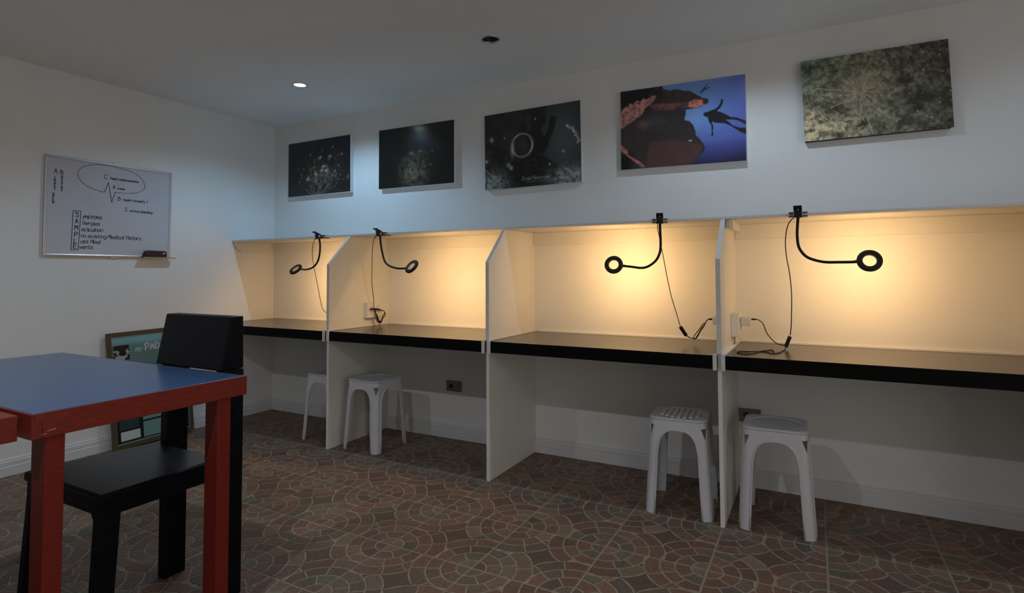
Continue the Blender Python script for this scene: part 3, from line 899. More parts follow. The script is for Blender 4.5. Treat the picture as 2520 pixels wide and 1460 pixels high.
def paint_diver():
    w, h = 300, 200
    U, V = np.meshgrid(np.linspace(0, 1, w), np.linspace(0, 1, h))
    im = np.ones((h, w, 3)) * lin((62, 104, 172))
    im = mix(im, lin((52, 66, 150)), np.clip((U - 0.72) / 0.3, 0, 1))
    im = mix(im, lin((48, 60, 140)), np.clip((V - 0.45) / 0.35, 0, 1))
    im = mix(im, lin((28, 26, 62)), np.clip((V - 0.72) / 0.28 + np.clip(U - 0.8, 0, 1) * 0.8, 0, 1) * np.clip((V - 0.6) * 6, 0, 1))
    im = mix(im, lin((78, 128, 190)), np.exp(-(((U - 0.58) / 0.14) ** 2 + ((V - 0.42) / 0.16) ** 2)) * 0.8)
    m = lambda k, n=1: blur(inpoly(U, V, POLY[k]).astype(float), n)
    im = mix(im, lin((46, 48, 88)), m('far'))
    rk = m('rock')
    tex = fbm(h, w, 12, 3)
    rock = np.ones((h, w, 3)) * lin((44, 38, 38)) * (0.7 + 0.6 * fbm(h, w, 5, 77)[..., None])
    rock = mix(rock, lin((14, 14, 20)), np.clip((0.30 - V) / 0.15, 0, 1) * np.clip((0.42 - U) / 0.1, 0, 1))
    rock = mix(rock, lin((62, 48, 48)), np.clip(tex * 2.6 - 1.0, 0, 1) * 0.7 * (V < 0.33) * (U > 0.25))
    rock = mix(rock, lin((12, 12, 18)), np.clip((V - 0.75) / 0.1, 0, 1) * np.clip((0.15 - U) / 0.1, 0, 1))
    rock = mix(rock, lin((74, 42, 40)), blur(m('mass'), 6) * (0.5 + tex * 0.5))
    pk = m('pink', 2)
    st = fbm(h, w, 7, 21)
    rock = mix(rock, lin((168, 100, 92)), pk * np.clip(st * 2.0 - 0.25, 0, 1))
    rock = mix(rock, lin((108, 64, 62)), blur(m('band'), 4) * np.clip(tex * 2 - 0.5, 0, 1))
    rock = mix(rock, lin((204, 92, 70)), m('orange', 3) * np.clip(st * 1.8 - 0.1, 0.2, 1))
    rock = mix(rock, lin((160, 78, 64)), m('edge', 2) * np.clip(st * 1.6, 0, 1))
    rock = mix(rock, lin((110, 70, 62)), np.exp(-(((U - 0.20) / 0.05) ** 2 + ((V - 0.45) / 0.05) ** 2)) * 0.6)
    rock = mix(rock, lin((58, 60, 64)), np.exp(-(((U - 0.30) / 0.12) ** 2 + ((V - 0.43) / 0.07) ** 2)) * 0.5)
    im = im * (1 - rk[..., None]) + rock * rk[..., None]
    im = mix(im, lin((150, 145, 150)), np.exp(-(((U - 0.58) / 0.012) ** 2 + ((V - 0.71) / 0.008) ** 2)))
    im = mix(im, lin((26, 28, 30)), m('diver'))
    g = im.mean(-1, keepdims=True)
    return im * 0.72 + g * np.array((0.26, 0.28, 0.30))
def paint_lionfish():
    w, h = 260, 172
    U, V = np.meshgrid(np.linspace(0, 1, w), np.linspace(0, 1, h))
    r = np.random.default_rng(6)
    t1, t2 = fbm(h, w, 16, 40), fbm(h, w, 6, 50, 3)
    im = np.ones((h, w, 3)) * lin((78, 86, 76))
    im = mix(im, lin((50, 54, 48)), np.clip((U - 0.45) * 1.6, 0, 0.9))
    im = mix(im, lin((60, 82, 70)), np.clip(0.5 - U, 0, 1) * 1.6 * np.clip(0.45 - V, 0, 1) * 2)
    im = mix(im, lin((128, 124, 104)), np.clip((0.5 - U) * 1.8, 0, 1) * np.clip((V - 0.40) * 2.5, 0, 1) * 0.9)
    t3 = np.clip((t1 - 0.5) * 2.2 + 0.5, 0, 1); t4 = np.clip((t2 - 0.5) * 2.0 + 0.5, 0, 1)
    im = im * (0.45 + 1.1 * t3[..., None]) * (0.45 + 1.1 * t4[..., None])
    c = (0.42, 0.48)
    im = mix(im, lin((118, 116, 104)), np.exp(-(((U - 0.43) / 0.17) ** 2 + ((V - 0.42) / 0.22) ** 2)) * 0.6 * (0.4 + t2))
    for k in range(62):
        a = r.uniform(0, 2 * PI); L = r.uniform(0.14, 0.40)
        p = (c[0] + math.cos(a) * 0.03, c[1] + math.sin(a) * 0.03)
        e = (c[0] + math.cos(a) * L * 0.72, c[1] + math.sin(a) * L)
        d, tt = seg(U, V, p, e, 1.48)
        im = mix(im, lin((148, 146, 128)) if r.random() < 0.65 else lin((44, 48, 40)), np.clip(1 - d / 0.006, 0, 1) * (1 - 0.7 * tt) * 0.5)
    for k in range(16):
        x = 0.40 + k * 0.010
        d, _ = seg(U, V, (x, 0.50 - k * 0.007), (x + 0.035, 0.47 - k * 0.007 + 0.02 * math.sin(k)), 1.48)
        im = mix(im, lin((38, 38, 36)) if k % 2 else lin((160, 156, 142)), np.clip(1 - d / 0.006, 0, 1) * 0.8)
    for (u, v, su, sv) in ((0.23, 0.62, 0.05, 0.05), (0.28, 0.66, 0.06, 0.05), (0.40, 0.87, 0.05, 0.05), (0.82, 0.62, 0.09, 0.05), (0.72, 0.88, 0.07, 0.06), (0.70, 0.40, 0.05, 0.05), (0.05, 0.86, 0.03, 0.04), (0.24, 0.97, 0.04, 0.03)):
        im = mix(im, lin((34, 36, 34)), np.clip(np.exp(-(((U - u) / su) ** 2 + ((V - v) / sv) ** 2)) * 1.2, 0, 1) * 0.8)
    bl = np.clip((0.52 - U) * 3, 0, 1) * np.clip((V - 0.62) * 5, 0, 1)
    im = mix(im, lin((160, 156, 128)), bl * np.clip(t2 * 3.0 - 1.5, 0, 1) * 0.9)
    for k in range(90):
        u, v = r.uniform(0, 1), r.uniform(0.02, 0.98)
        s = r.uniform(0.003, 0.009)
        im = mix(im, lin((168, 172, 152)), np.clip(np.exp(-((((U - u) * 1.48) / s) ** 2 + ((V - v) / s) ** 2)), 0, 1) * r.uniform(0.2, 0.75))
    im = im * np.array((1.10, 1.0, 0.97))
    for (a, b_) in (((0.50, 0.66), (0.60, 0.82)), ((0.44, 0.74), (0.48, 0.97)), ((0.20, 0.62), (0.38, 0.52)), ((0.42, 0.30), (0.50, 0.10)), ((0.10, 0.36), (0.28, 0.42)), ((0.34, 0.95), (0.42, 0.88))):
        d, _ = seg(U, V, a, b_, 1.48)
        im = mix(im, lin((150, 148, 120)), np.clip(1 - d / 0.009, 0, 1) * 0.55)
    return im * np.array((1.06, 1.0, 0.95))

def print_mesh(name, im, P0, eu, ev, material, parent):
    """colour-attribute picture spanned by eu (right) and ev (down) from the top left corner P0"""
    h, w, _ = im.shape
    P0, eu, ev = np.array(P0, float), np.array(eu, float), np.array(ev, float)
    uu, vv = np.meshgrid(np.linspace(0, 1, w), np.linspace(0, 1, h))
    off = np.array(world_loc(parent))
    pts = (P0 - off)[None, None] + uu[..., None] * eu + vv[..., None] * ev
    idx = np.arange(w * h).reshape(h, w)
    q = np.stack([idx[:-1, :-1], idx[1:, :-1], idx[1:, 1:], idx[:-1, 1:]], -1).reshape(-1, 4)
    me = bpy.data.meshes.new(name)
    me.from_pydata(pts.reshape(-1, 3).tolist(), [], q.tolist())
    at = me.color_attributes.new('Col', 'FLOAT_COLOR', 'POINT')
    col = np.concatenate([np.clip(im, 0, 1), np.ones((h, w, 1))], -1).astype(np.float32)
    at.data.foreach_set('color', col.ravel())
    me.materials.append(material)
    o = bpy.data.objects.new(name, me)
    COL.objects.link(o)
    o.parent = parent
    return o

PF = WY - 0.036
PRINTS = [
    ('dark canvas print of pale coral polyps, nearest the corner', [(-2.229, 2.195), (-1.544, 2.196), (-1.542, 1.752), (-2.226, 1.754)], paint_coral, False, 1.9),
    ('nearly black canvas print of a small olive creature', [(-1.257, 2.189), (-0.584, 2.184), (-0.587, 1.742), (-1.258, 1.750)], paint_critter, False, 1.9),
    ('black and grey canvas print with a pale ring and white caption', [(-0.341, 2.175), (0.342, 2.181), (0.344, 1.679), (-0.336, 1.672)], paint_shrimp, False, 3.4),
    ('blue canvas print of a diver silhouetted beside red coral', [(0.595, 2.192), (1.280, 2.181), (1.279, 1.715), (0.593, 1.726)], paint_diver, False, 2.2),
    ('olive green canvas print of a spiny striped fish, dark sides', [(1.543, 2.198), (2.149, 2.196), (2.153, 1.785), (1.554, 1.784)], paint_lionfish, True, 2.3)]
for lb, q, fn, dark, gain in PRINTS:
    cx = sum(p[0] for p in q) / 4; cz = sum(p[1] for p in q) / 4
    t = thing('canvas_print', lb, 'picture', (cx, WY, cz), 'canvas prints above the shelf')
    b = MB()
    fl = [q[3], q[2], q[1], q[0]]
    b.prism(fl, 1, PF + 0.0006, WY - 0.0006, 0.0012)
    obj('canvas_sides', b, M['canvas_dark'] if dark else M['canvas_white'], t)
    e = 0.0006
    TL = np.array((q[0][0] + e, PF, q[0][1] - e)); TR = np.array((q[1][0] - e, PF, q[1][1] - e)); BL = np.array((q[3][0] + e, PF, q[3][1] + e)); BR = np.array((q[2][0] - e, PF, q[2][1] + e))
    im = np.clip(fn() * gain, 0, 0.9)
    o = print_mesh('print_face', im, TL, TR - TL, BL - TL, M['print'], t)
    if fn is paint_shrimp:
        b = MB()
        u0 = TL + (TR - TL) * 0.40 + (BL - TL) * 0.915
        ex = (TR - TL) / np.linalg.norm(TR - TL); ez = np.array((0, 0, 1.0))
        f2 = lambda u, v: tuple(u0 + ex * u + ez * v + np.array((0, -0.0006, 0)))
        write(b, 'Daniel Fernandez', 0, 0, 0.022, 0.0028, f2, 0.5, 0.10)
        b.ribbon([(0.03, -0.012), (0.20, -0.012)], 0.0016, f2)
        obj('caption_lettering', b, M['caption'], t, 'white slanted caption')

# ------------------------------------------------------------------ outlets on the dividers and under the desks
def outlet_box(lb, x0, x1, y0, y1, z0, z1, face, group=None):
    """surface box on a divider side; face = +1 front looks to +X"""
    t = thing('power_outlet', lb, 'outlet', ((x0 + x1) / 2, (y0 + y1) / 2, z0), group)
    b = MB(); b.box(x0, x1, y0, y1, z0, z1, 0.0025)
    obj('outlet_box', b, M['white_plastic'], t)
    xf = x1 + 0.0006 if face > 0 else x0 - 0.0006
    n = 2
    for i in range(n):
        yc = y0 + (y1 - y0) * (i + 0.5) / n
        for zc in (z0 + (z1 - z0) * 0.34, z0 + (z1 - z0) * 0.68):
            b = MB()
            for (dy, dz, w, h) in ((-0.007, 0.004, 0.002, 0.008), (0.007, 0.004, 0.002, 0.008), (0, -0.008, 0.004, 0.004)):
                xa, xb = (xf - 0.0004, xf) if face > 0 else (xf, xf + 0.0004)
                b.box(xa, xb, yc + dy - w / 2, yc + dy + w / 2, zc + dz - h / 2, zc + dz + h / 2)
            obj('socket', b, M['socket'], t)
    return t
xr = DIV[0] + DT / 2
outlet_box('white surface power outlet on the left wall of the second booth, coiled plug before it', xr + 0.0006, xr + 0.036, 0.318, 0.462, 0.816, 0.923, 1, 'booth power outlets')
xr = DIV[2] + DT / 2
ob = outlet_box('white surface power outlet in the right booth with adapter plugged in', xr + 0.0006, xr + 0.038, 0.332, 0.462, 0.803, 0.918, 1, 'booth power outlets')
b = MB()
for dy in (0.012, 0.030):
    b.tube([(xr + 0.014, 0.332 + dy, 0.8025), (xr + 0.014, 0.332 + dy, 0.786), (xr + 0.012, 0.332 + dy + 0.004, 0.766)], 0.0022, 6, 3)
obj('feed_wire', b, M['beige'], ob, 'thin feed wires below the box')
xl = DIV[2] - DT / 2
outlet_box('white surface power outlet on the right wall of the third booth, seen from behind', xl - 0.036, xl - 0.0006, 0.335, 0.462, 0.803, 0.918, -1, 'booth power outlets')
xl = DIV[0] - DT / 2
outlet_box('white surface power outlet in the corner booth, hidden behind the divider', xl - 0.036, xl - 0.0006, 0.335, 0.462, 0.803, 0.918, -1, 'booth power outlets')

def adapter(lb, x0, x1, y0, y1, z0, z1):
    t = thing('power_adapter', lb, 'adapter', ((x0 + x1) / 2, (y0 + y1) / 2, z0), 'white power adapters')
    b = MB(); b.box(x0, x1, y0, y1, z0, z1, 0.004)
    obj('adapter_body', b, M['white_plastic'], t)
    b = MB(); b.box(x0 + 0.006, x1 - 0.006, y0 - 0.0006, y0, z0 + 0.009, z0 + 0.0115)
    obj('seam', b, M['edge'], t)
adapter('white power adapter cube plugged into the right booth outlet', DIV[2] + DT / 2 + 0.0392, 1.297, 0.378, 0.420, 0.856, 0.900)
adapter('white power adapter cube poking out beside the edge-on divider', 1.113, DIV[2] - DT / 2 - 0.0374, 0.382, 0.424, 0.856, 0.900)

def low_outlet(lb, x0, x1, z0, z1):
    t = thing('wall_outlet', lb, 'outlet', ((x0 + x1) / 2, WY, z0))
    b = MB(); b.box(x0, x1, WY - 0.010, WY - 0.0005, z0, z1, 0.002)
    obj('cover_plate', b, M['beige'], t)
    xc = x0 + (x1 - x0) * 0.32; zc = (z0 + z1) / 2
    b = MB(); b.disc((xc, WY - 0.0104, zc), (0, -1, 0), 0.016, 20)
    obj('socket', b, M['socket'], t)
    b = MB(); b.box(x0 + (x1 - x0) * 0.62, x0 + (x1 - x0) * 0.82, WY - 0.0135, WY - 0.0102, zc - 0.011, zc + 0.011, 0.001)
    obj('socket_insert', b, M['beige'], t)
low_outlet('small dull beige wall outlet under the second booth desk', -0.668, -0.547, 0.318, 0.389)
low_outlet('small dull beige wall outlet half hidden behind the rightmost stool', 1.214, 1.318, 0.335, 0.404)

# ------------------------------------------------------------------ ring lamps clipped to the shelf
GOOSE = [[(-1.469, 0.172, 1.361), (-1.457, 0.168, 1.325), (-1.453, 0.162, 1.271), (-1.46, 0.157, 1.224), (-1.482, 0.153, 1.188), (-1.522, 0.149, 1.163), (-1.579, 0.144, 1.154), (-1.627, 0.14, 1.16)],
 [(-0.916, 0.172, 1.365), (-0.898, 0.157, 1.319), (-0.871, 0.139, 1.268), (-0.831, 0.117, 1.207), (-0.792, 0.105, 1.179), (-0.734, 0.091, 1.162), (-0.674, 0.076, 1.155), (-0.604, 0.06, 1.157)],
 [(0.904, 0.172, 1.364), (0.905, 0.172, 1.326), (0.906, 0.173, 1.287), (0.905, 0.173, 1.247), (0.9, 0.173, 1.221), (0.886, 0.173, 1.191), (0.862, 0.174, 1.168), (0.832, 0.174, 1.152), (0.802, 0.174, 1.148), (0.764, 0.175, 1.153), (0.708, 0.175, 1.16)],
 [(1.522, 0.172, 1.36), (1.518, 0.17, 1.319), (1.517, 0.168, 1.286), (1.52, 0.166, 1.247), (1.53, 0.164, 1.219), (1.552, 0.162, 1.192), (1.583, 0.16, 1.177), (1.624, 0.158, 1.167), (1.674, 0.155, 1.166), (1.726, 0.151, 1.166), (1.744, 0.15, 1.168)]]
CORD = [[(-1.504, 0.165, 1.367), (-1.535, 0.177, 1.337), (-1.571, 0.203, 1.267), (-1.588, 0.229, 1.195), (-1.593, 0.245, 1.151), (-1.6, 0.271, 1.078), (-1.608, 0.302, 0.989), (-1.615, 0.329, 0.913), (-1.608, 0.351, 0.853), (-1.50, 0.37, 0.800), (-1.35, 0.39, 0.800), (-1.247, 0.39, 0.870)],
 [(-0.95, 0.165, 1.368), (-0.981, 0.18, 1.335), (-1.01, 0.203, 1.283), (-1.036, 0.23, 1.216), (-1.067, 0.264, 1.134), (-1.089, 0.286, 1.079), (-1.106, 0.313, 1.009), (-1.118, 0.336, 0.951), (-1.132, 0.358, 0.888)],
 [(0.894, 0.165, 1.366), (0.893, 0.172, 1.34), (0.897, 0.181, 1.31), (0.9, 0.192, 1.269), (0.904, 0.199, 1.245), (0.911, 0.215, 1.188), (0.922, 0.244, 1.085), (0.934, 0.267, 1.001), (0.952, 0.291, 0.918), (0.967, 0.31, 0.848)],
 [(1.504, 0.165, 1.367), (1.489, 0.172, 1.353), (1.476, 0.183, 1.323), (1.469, 0.196, 1.282), (1.467, 0.207, 1.245), (1.47, 0.225, 1.189), (1.478, 0.242, 1.133), (1.483, 0.26, 1.076), (1.485, 0.28, 1.01), (1.482, 0.303, 0.932), (1.479, 0.321, 0.874), (1.473, 0.335, 0.824)]]
RINGS = [((-1.662, 0.138, 1.157), 3, -46), ((-0.557, 0.046, 1.166), 15, -38), ((0.661, 0.175, 1.1655), -10, -16), ((1.788, 0.150, 1.1705), -2, -18)]
LL = ['black gooseneck ring lamp clipped over the corner booth, ring tilted flat', 'black gooseneck ring lamp in the second booth, ring slanted to the right of its clip',
      'black gooseneck ring lamp in the third booth, ring bent to the left', 'black gooseneck ring lamp in the right booth, largest ring of the four']
YAWC = [0.0, 0.0, 0.22, 0.0]
for i in range(4):
    G, K = GOOSE[i], CORD[i]
    cx = G[0][0]
    t = thing('ring_lamp', LL[i], 'lamp', (cx, SY, SZ1), 'clip-on ring lamps')
    # clip: two jaw plates, two flared handles and a spring barrel
    def rot(p, a=YAWC[i], c=cx):
        x, y = p[0] - c, p[1] - 0.17
        return (c + x * math.cos(a) - y * math.sin(a), 0.17 + x * math.sin(a) + y * math.cos(a), p[2])
    def rbox(b, x0, x1, ya, za, yb, zb, th):
        bot = [(x0, ya, za), (x1, ya, za), (x1, yb, zb), (x0, yb, zb)]
        b.hexa([rot(p) for p in bot], [rot((p[0], p[1], p[2] + th)) for p in bot])
    clip = MB()
    rbox(clip, cx - 0.017, cx + 0.017, 0.120, 1.414, 0.176, 1.3935, 0.004)
    rbox(clip, cx - 0.017, cx + 0.017, 0.140, 1.366, 0.176, 1.3725, 0.004)
    clip.hexa([rot(p) for p in ((cx - 0.016, 0.152, 1.368), (cx + 0.016, 0.152, 1.368), (cx + 0.016, 0.178, 1.370), (cx - 0.016, 0.178, 1.370))],
              [rot(p) for p in ((cx - 0.016, 0.146, 1.402), (cx + 0.016, 0.146, 1.402), (cx + 0.016, 0.178, 1.398), (cx - 0.016, 0.178, 1.398))])
    c_o = obj('clip_body', clip, M['black_plastic'], t)
    for z0, th in ((SZ1 + 0.0006, 0.0028), (SZ0 - 0.0042, 0.0036)):
        j = MB()
        rbox(j, cx - 0.038, cx + 0.038, 0.176, z0, 0.236 if YAWC[i] == 0 else 0.225, z0, th)
        obj('jaw', j, M['black_plastic'], c_o)
    b = MB()
    b.tube([rot((cx - 0.019, 0.160, 1.385)), rot((cx + 0.019, 0.160, 1.385))], 0.0085, 12, 1)
    obj('spring_barrel', b, M['alu'], c_o)
    b = MB()
    b.disc(rot((cx + 0.001, 0.1455, 1.405)), (0, -1, 0.3), 0.004, 12)
    obj('pivot_dot', b, M['white_plastic'], c_o)
    b = MB()
    b.tube([(G[0][0], G[0][1], 1.369)] + G[1:], 0.0062, 12, 5)
    obj('gooseneck', b, M['black_rubber'], t)
    c, az, el = RINGS[i]
    az, el = math.radians(az), math.radians(el)
    n = Vector((math.sin(az) * math.cos(el), math.cos(az) * math.cos(el), math.sin(el)))
    b = MB()
    b.lathe([(0.0475, 0.004), (0.0475, -0.004), (0.0455, -0.0068), (0.0275, -0.0068), (0.0250, -0.004), (0.0250, 0.004), (0.0280, 0.0072), (0.0295, 0.0072), (0.0300, 0.0050), (0.0430, 0.0050), (0.0438, 0.0072), (0.0455, 0.0072)], c, n, 48, closed=True)
    r_o = obj('ring_head', b, M['ring_body'], t)
    d = Vector(G[-1]) - Vector(G[-2]); d.normalize()
    # neck joint from the end of the gooseneck to the ring rim
    e = Vector(c) + (Vector(G[-1]) - Vector(c)).normalized() * 0.043
    b = MB(); b.tube([Vector(G[-1]) - d * 0.012, Vector(G[-1]), e], 0.0072, 10, 1)
    obj('ring_joint', b, M['black_plastic'], r_o)
    b = MB()
    b.lathe([(0.0301, 0.0054), (0.0320, 0.0088), (0.0365, 0.0104), (0.0410, 0.0088), (0.0429, 0.0054)], c, n, 48)
    obj('light_diffuser', b, M['ring_glow%d' % i], r_o, 'glowing warm diffuser ring')
    b = MB()
    b.tube(K, 0.0022, 6, 4)
    obj('cord', b, M['black_rubber'], t)
    if i == 0:
        b = MB(); b.tube([(-1.262, 0.39, 0.868), (-1.248, 0.39, 0.868)], 0.006, 8, 1)
        obj('plug', b, M['black_rubber'], t)
    if i == 1:
        b = MB()
        b.tube([(-1.131, 0.452, 0.862), (-1.130, 0.471, 0.840), (-1.130, 0.465, 0.820), (-1.130, 0.445, 0.806), (-1.129, 0.428, 0.778), (-1.128, 0.403, 0.779), (-1.128, 0.381, 0.796), (-1.129, 0.365, 0.845), (-1.130, 0.361, 0.876),
                (-1.124, 0.368, 0.850), (-1.123, 0.386, 0.797), (-1.124, 0.415, 0.784), (-1.124, 0.438, 0.818), (-1.124, 0.459, 0.843)], 0.0030, 6, 4)
        b.tube([(-1.122, 0.372, 0.842), (-1.121, 0.390, 0.800), (-1.121, 0.410, 0.787), (-1.121, 0.424, 0.787)], 0.0042, 6, 4)
        obj('cord_coil', b, M['black_rubber'], t)
        b = MB(); b.tube([(-1.133, 0.322, 0.8795), (-1.133, 0.345, 0.879), (-1.133, 0.400, 0.873), (-1.133, 0.445, 0.862)], [0.0055, 0.0075, 0.0070, 0.0035], 8, 1)
        obj('inline_switch', b, M['black_plastic'], t)
    if i == 2:
        def stick(a, c_, w, th):
            a, c_ = Vector(a), Vector(c_); dd = (c_ - a).normalized()
            s = dd.cross(Vector((0, 1, 0))).normalized(); u = s.cross(dd)
            mb = MB()
            mb.hexa([a + s * w * p + u * th * q_ for p, q_ in ((-1, -1), (1, -1), (1, 1), (-1, 1))], [c_ + s * w * p + u * th * q_ for p, q_ in ((-1, -1), (1, -1), (1, 1), (-1, 1))], 0.0015)
            return mb
        obj('inline_switch', stick((0.967, 0.31, 0.846), (0.993, 0.328, 0.799), 0.0085, 0.006), M['black_plastic'], t)
        b = MB()
        b.tube([(0.993, 0.328, 0.798), (1.01, 0.333, 0.79), (1.024, 0.336, 0.786), (1.035, 0.338, 0.784), (1.047, 0.343, 0.803), (1.066, 0.35, 0.838), (1.082, 0.355, 0.859), (1.074, 0.357, 0.861), (1.05, 0.364, 0.828), (1.026, 0.371, 0.797), (1.023, 0.373, 0.782), (1.035, 0.376, 0.784), (1.054, 0.383, 0.82), (1.072, 0.389, 0.848), (1.080, 0.394, 0.868), (1.088, 0.397, 0.878), (1.098, 0.40, 0.8815)], 0.0026, 6, 4)
        obj('cord_coil', b, M['black_rubber'], t)
        b = MB(); b.tube([(1.094, 0.400, 0.8815), (1.1124, 0.402, 0.882)], 0.0050, 8, 1)
        obj('plug', b, M['black_plastic'], t)
    if i == 3:
        obj('inline_switch', stick((1.472, 0.335, 0.818), (1.453, 0.345, 0.767), 0.0085, 0.006), M['black_plastic'], t)
        b = MB()
        zd = CZ + 0.0028
        b.tube([(1.453, 0.344, 0.768), (1.449, 0.320, zd), (1.436, 0.211, zd), (1.422, 0.16, zd), (1.401, 0.15, zd), (1.377, 0.181, zd), (1.351, 0.183, zd), (1.331, 0.122, zd), (1.31, 0.076, zd), (1.284, 0.077, zd), (1.261, 0.109, zd), (1.27, 0.158, zd), (1.301, 0.159, zd), (1.332, 0.144, zd + 0.004), (1.353, 0.199, zd), (1.381, 0.251, zd), (1.397, 0.267, zd), (1.409, 0.212, zd)], 0.0024, 6, 4)
        b.tube([(1.315, 0.399, 0.8885), (1.327, 0.394, 0.888), (1.340, 0.389, 0.881), (1.350, 0.386, 0.872), (1.358, 0.381, 0.854), (1.367, 0.375, 0.829), (1.38, 0.369, 0.809), (1.396, 0.363, 0.792), (1.414, 0.357, 0.778), (1.432, 0.352, 0.774), (1.452, 0.346, 0.771)], 0.0024, 6, 4)
        obj('loose_cord', b, M['black_rubber'], t)
        b = MB(); b.tube([(1.2976, 0.399, 0.8885), (1.317, 0.399, 0.8885)], 0.0046, 8, 1)
        obj('plug', b, M['black_plastic'], t)

# ------------------------------------------------------------------ plastic stools
def make_stool(label):
    HT = 0.443
    def a_of(z):
        return 0.151 - 0.022 * (z / 0.42)
    w, r0 = 0.046, 0.032
    zt = 0.4315
    root = thing('plastic_stool', label, 'stool', (0, 0, 0), 'white plastic stools')
    arc = [(0, -w), (0, -(r0 + w) / 2), (0, -r0)]
    na = 10
    path = [(0.0, -w), (0.0, -(r0 + w) / 2)]
    for k in range(na + 1):
        th = PI / 2 * k / na
        path.append((-r0 + r0 * math.cos(th), -r0 + r0 * math.sin(th)))
    path += [(-(r0 + w) / 2, 0.0), (-w, 0.0)]
    plen = [0.0]
    for k in range(1, len(path)):
        plen.append(plen[-1] + math.hypot(path[k][0] - path[k - 1][0], path[k][1] - path[k - 1][1]))
    tot = plen[-1]
    def at(s):
        s = (s + 1) / 2 * tot
        for k in range(1, len(path)):
            if plen[k] >= s - 1e-9:
                f = (s - plen[k - 1]) / (plen[k] - plen[k - 1])
                return (path[k - 1][0] + (path[k][0] - path[k - 1][0]) * f, path[k - 1][1] + (path[k][1] - path[k - 1][1]) * f)
        return path[-1]
    zs = [0.0, 0.004, 0.05, 0.12, 0.2, 0.27, 0.33, 0.352, 0.3521, 0.365, 0.378, 0.390, 0.406, 0.4061, zt]
    def hole(z):
        return 0.50 * (z - 0.352) / 0.054 if 0.352 < z < 0.4061 else 0.0
    TH = 0.0042
    for q in range(4):
        ca, sa = math.cos(q * PI / 2), math.sin(q * PI / 2)
        def P(s, z, inn=0.0):
            a = a_of(z)
            x, y = at(s)
            # inward offset
            cxn, cyn = -r0, -r0
            if x < -r0:
                nx, ny = 0, 1
            elif y < -r0:
                nx, ny = 1, 0
            else:
                L = math.hypot(x + r0, y + r0); nx, ny = (x + r0) / L, (y + r0) / L
            x, y = a + x - nx * inn, a + y - ny * inn
            return (x * ca - y * sa, x * sa + y * ca, z)
        b = MB()
        for side in (-1, 1):
            m = 9
            V0, V1 = [], []
            for z in zs:
                h = hole(z)
                for k in range(m + 1):
                    s = side * (h + (1 - h) * k / m)
                    V0.append(P(s, z)); V1.append(P(s, z, TH))
            nr = len(zs)
            N = len(V0)
            F = []
            for i_ in range(nr - 1):
                for k in range(m):
                    a0, a1, a2, a3 = i_ * (m + 1) + k, i_ * (m + 1) + k + 1, (i_ + 1) * (m + 1) + k + 1, (i_ + 1) * (m + 1) + k
                    F.append((a0, a1, a2, a3)); F.append((a3 + N, a2 + N, a1 + N, a0 + N))
                for k in (0, m):
                    a0, a3 = i_ * (m + 1) + k, (i_ + 1) * (m + 1) + k
                    if k == 0 and hole(zs[i_]) == 0 and hole(zs[i_ + 1]) == 0:
                        continue
                    F.append((a0, a3, a3 + N, a0 + N))
            for i_ in (0, nr - 1):
                for k in range(m):
                    a0, a1 = i_ * (m + 1) + k, i_ * (m + 1) + k + 1
                    F.append((a0, a1, a1 + N, a0 + N))
            b.add(V0 + V1, F, True)
        lg = obj('leg', b, M['stool'], root)
        autosmooth(lg, 40)
        # foot pad
        # arched apron on the face between this corner and the next
        b = MB()
        n = 20
        V0, V1 = [], []
        lowz = []
        for k in range(n + 1):
            f = -1 + 2 * k / n
            f = math.sin(f * PI / 2)
            zl = 0.285 + (0.388 - 0.285) * max(0.0, 1 - abs(f) ** 3.0) ** 0.42
            lowz.append((f, zl))
            for z in (zl, zl + (zt - zl) * 0.5, zt):
                a = a_of(z); hw = a - w
                x, y = f * hw, a
                V0.append((x * ca - y * sa, x * sa + y * ca, z))
                y2 = y - TH
                V1.append((x * ca - y2 * sa, x * sa + y2 * ca, z))
        N = len(V0); F = []
        for k in range(n):
            for z_ in range(2):
                a0, a1, a2, a3 = k * 3 + z_, (k + 1) * 3 + z_, (k + 1) * 3 + z_ + 1, k * 3 + z_ + 1
                F.append((a0, a1, a2, a3)); F.append((a3 + N, a2 + N, a1 + N, a0 + N))
            F.append((k * 3, (k + 1) * 3, (k + 1) * 3 + N, k * 3 + N))
        b.add(V0 + V1, F, True)
        ap = obj('apron', b, M['stool'], root)
        autosmooth(ap, 40)
        # raised rib that follows leg, arch and leg
        pts = []
        def rp(x, z):
            y = a_of(z) + 0.0005
            return (x * ca - y * sa, x * sa + y * ca, z)
        for z in (0.004, 0.09, 0.18, 0.285):
            pts.append(rp(-(a_of(z) - w) - 0.002, z))
        for f, zl in lowz[1:-1]:
            pts.append(rp(f * (a_of(zl) - w), zl + 0.001))
        for z in (0.285, 0.18, 0.09, 0.004):
            pts.append(rp((a_of(z) - w) + 0.002, z))
        b = MB(); b.tube(pts, 0.0042, 6, 1)
        obj('arch_rib', b, M['stool'], root)
    return root

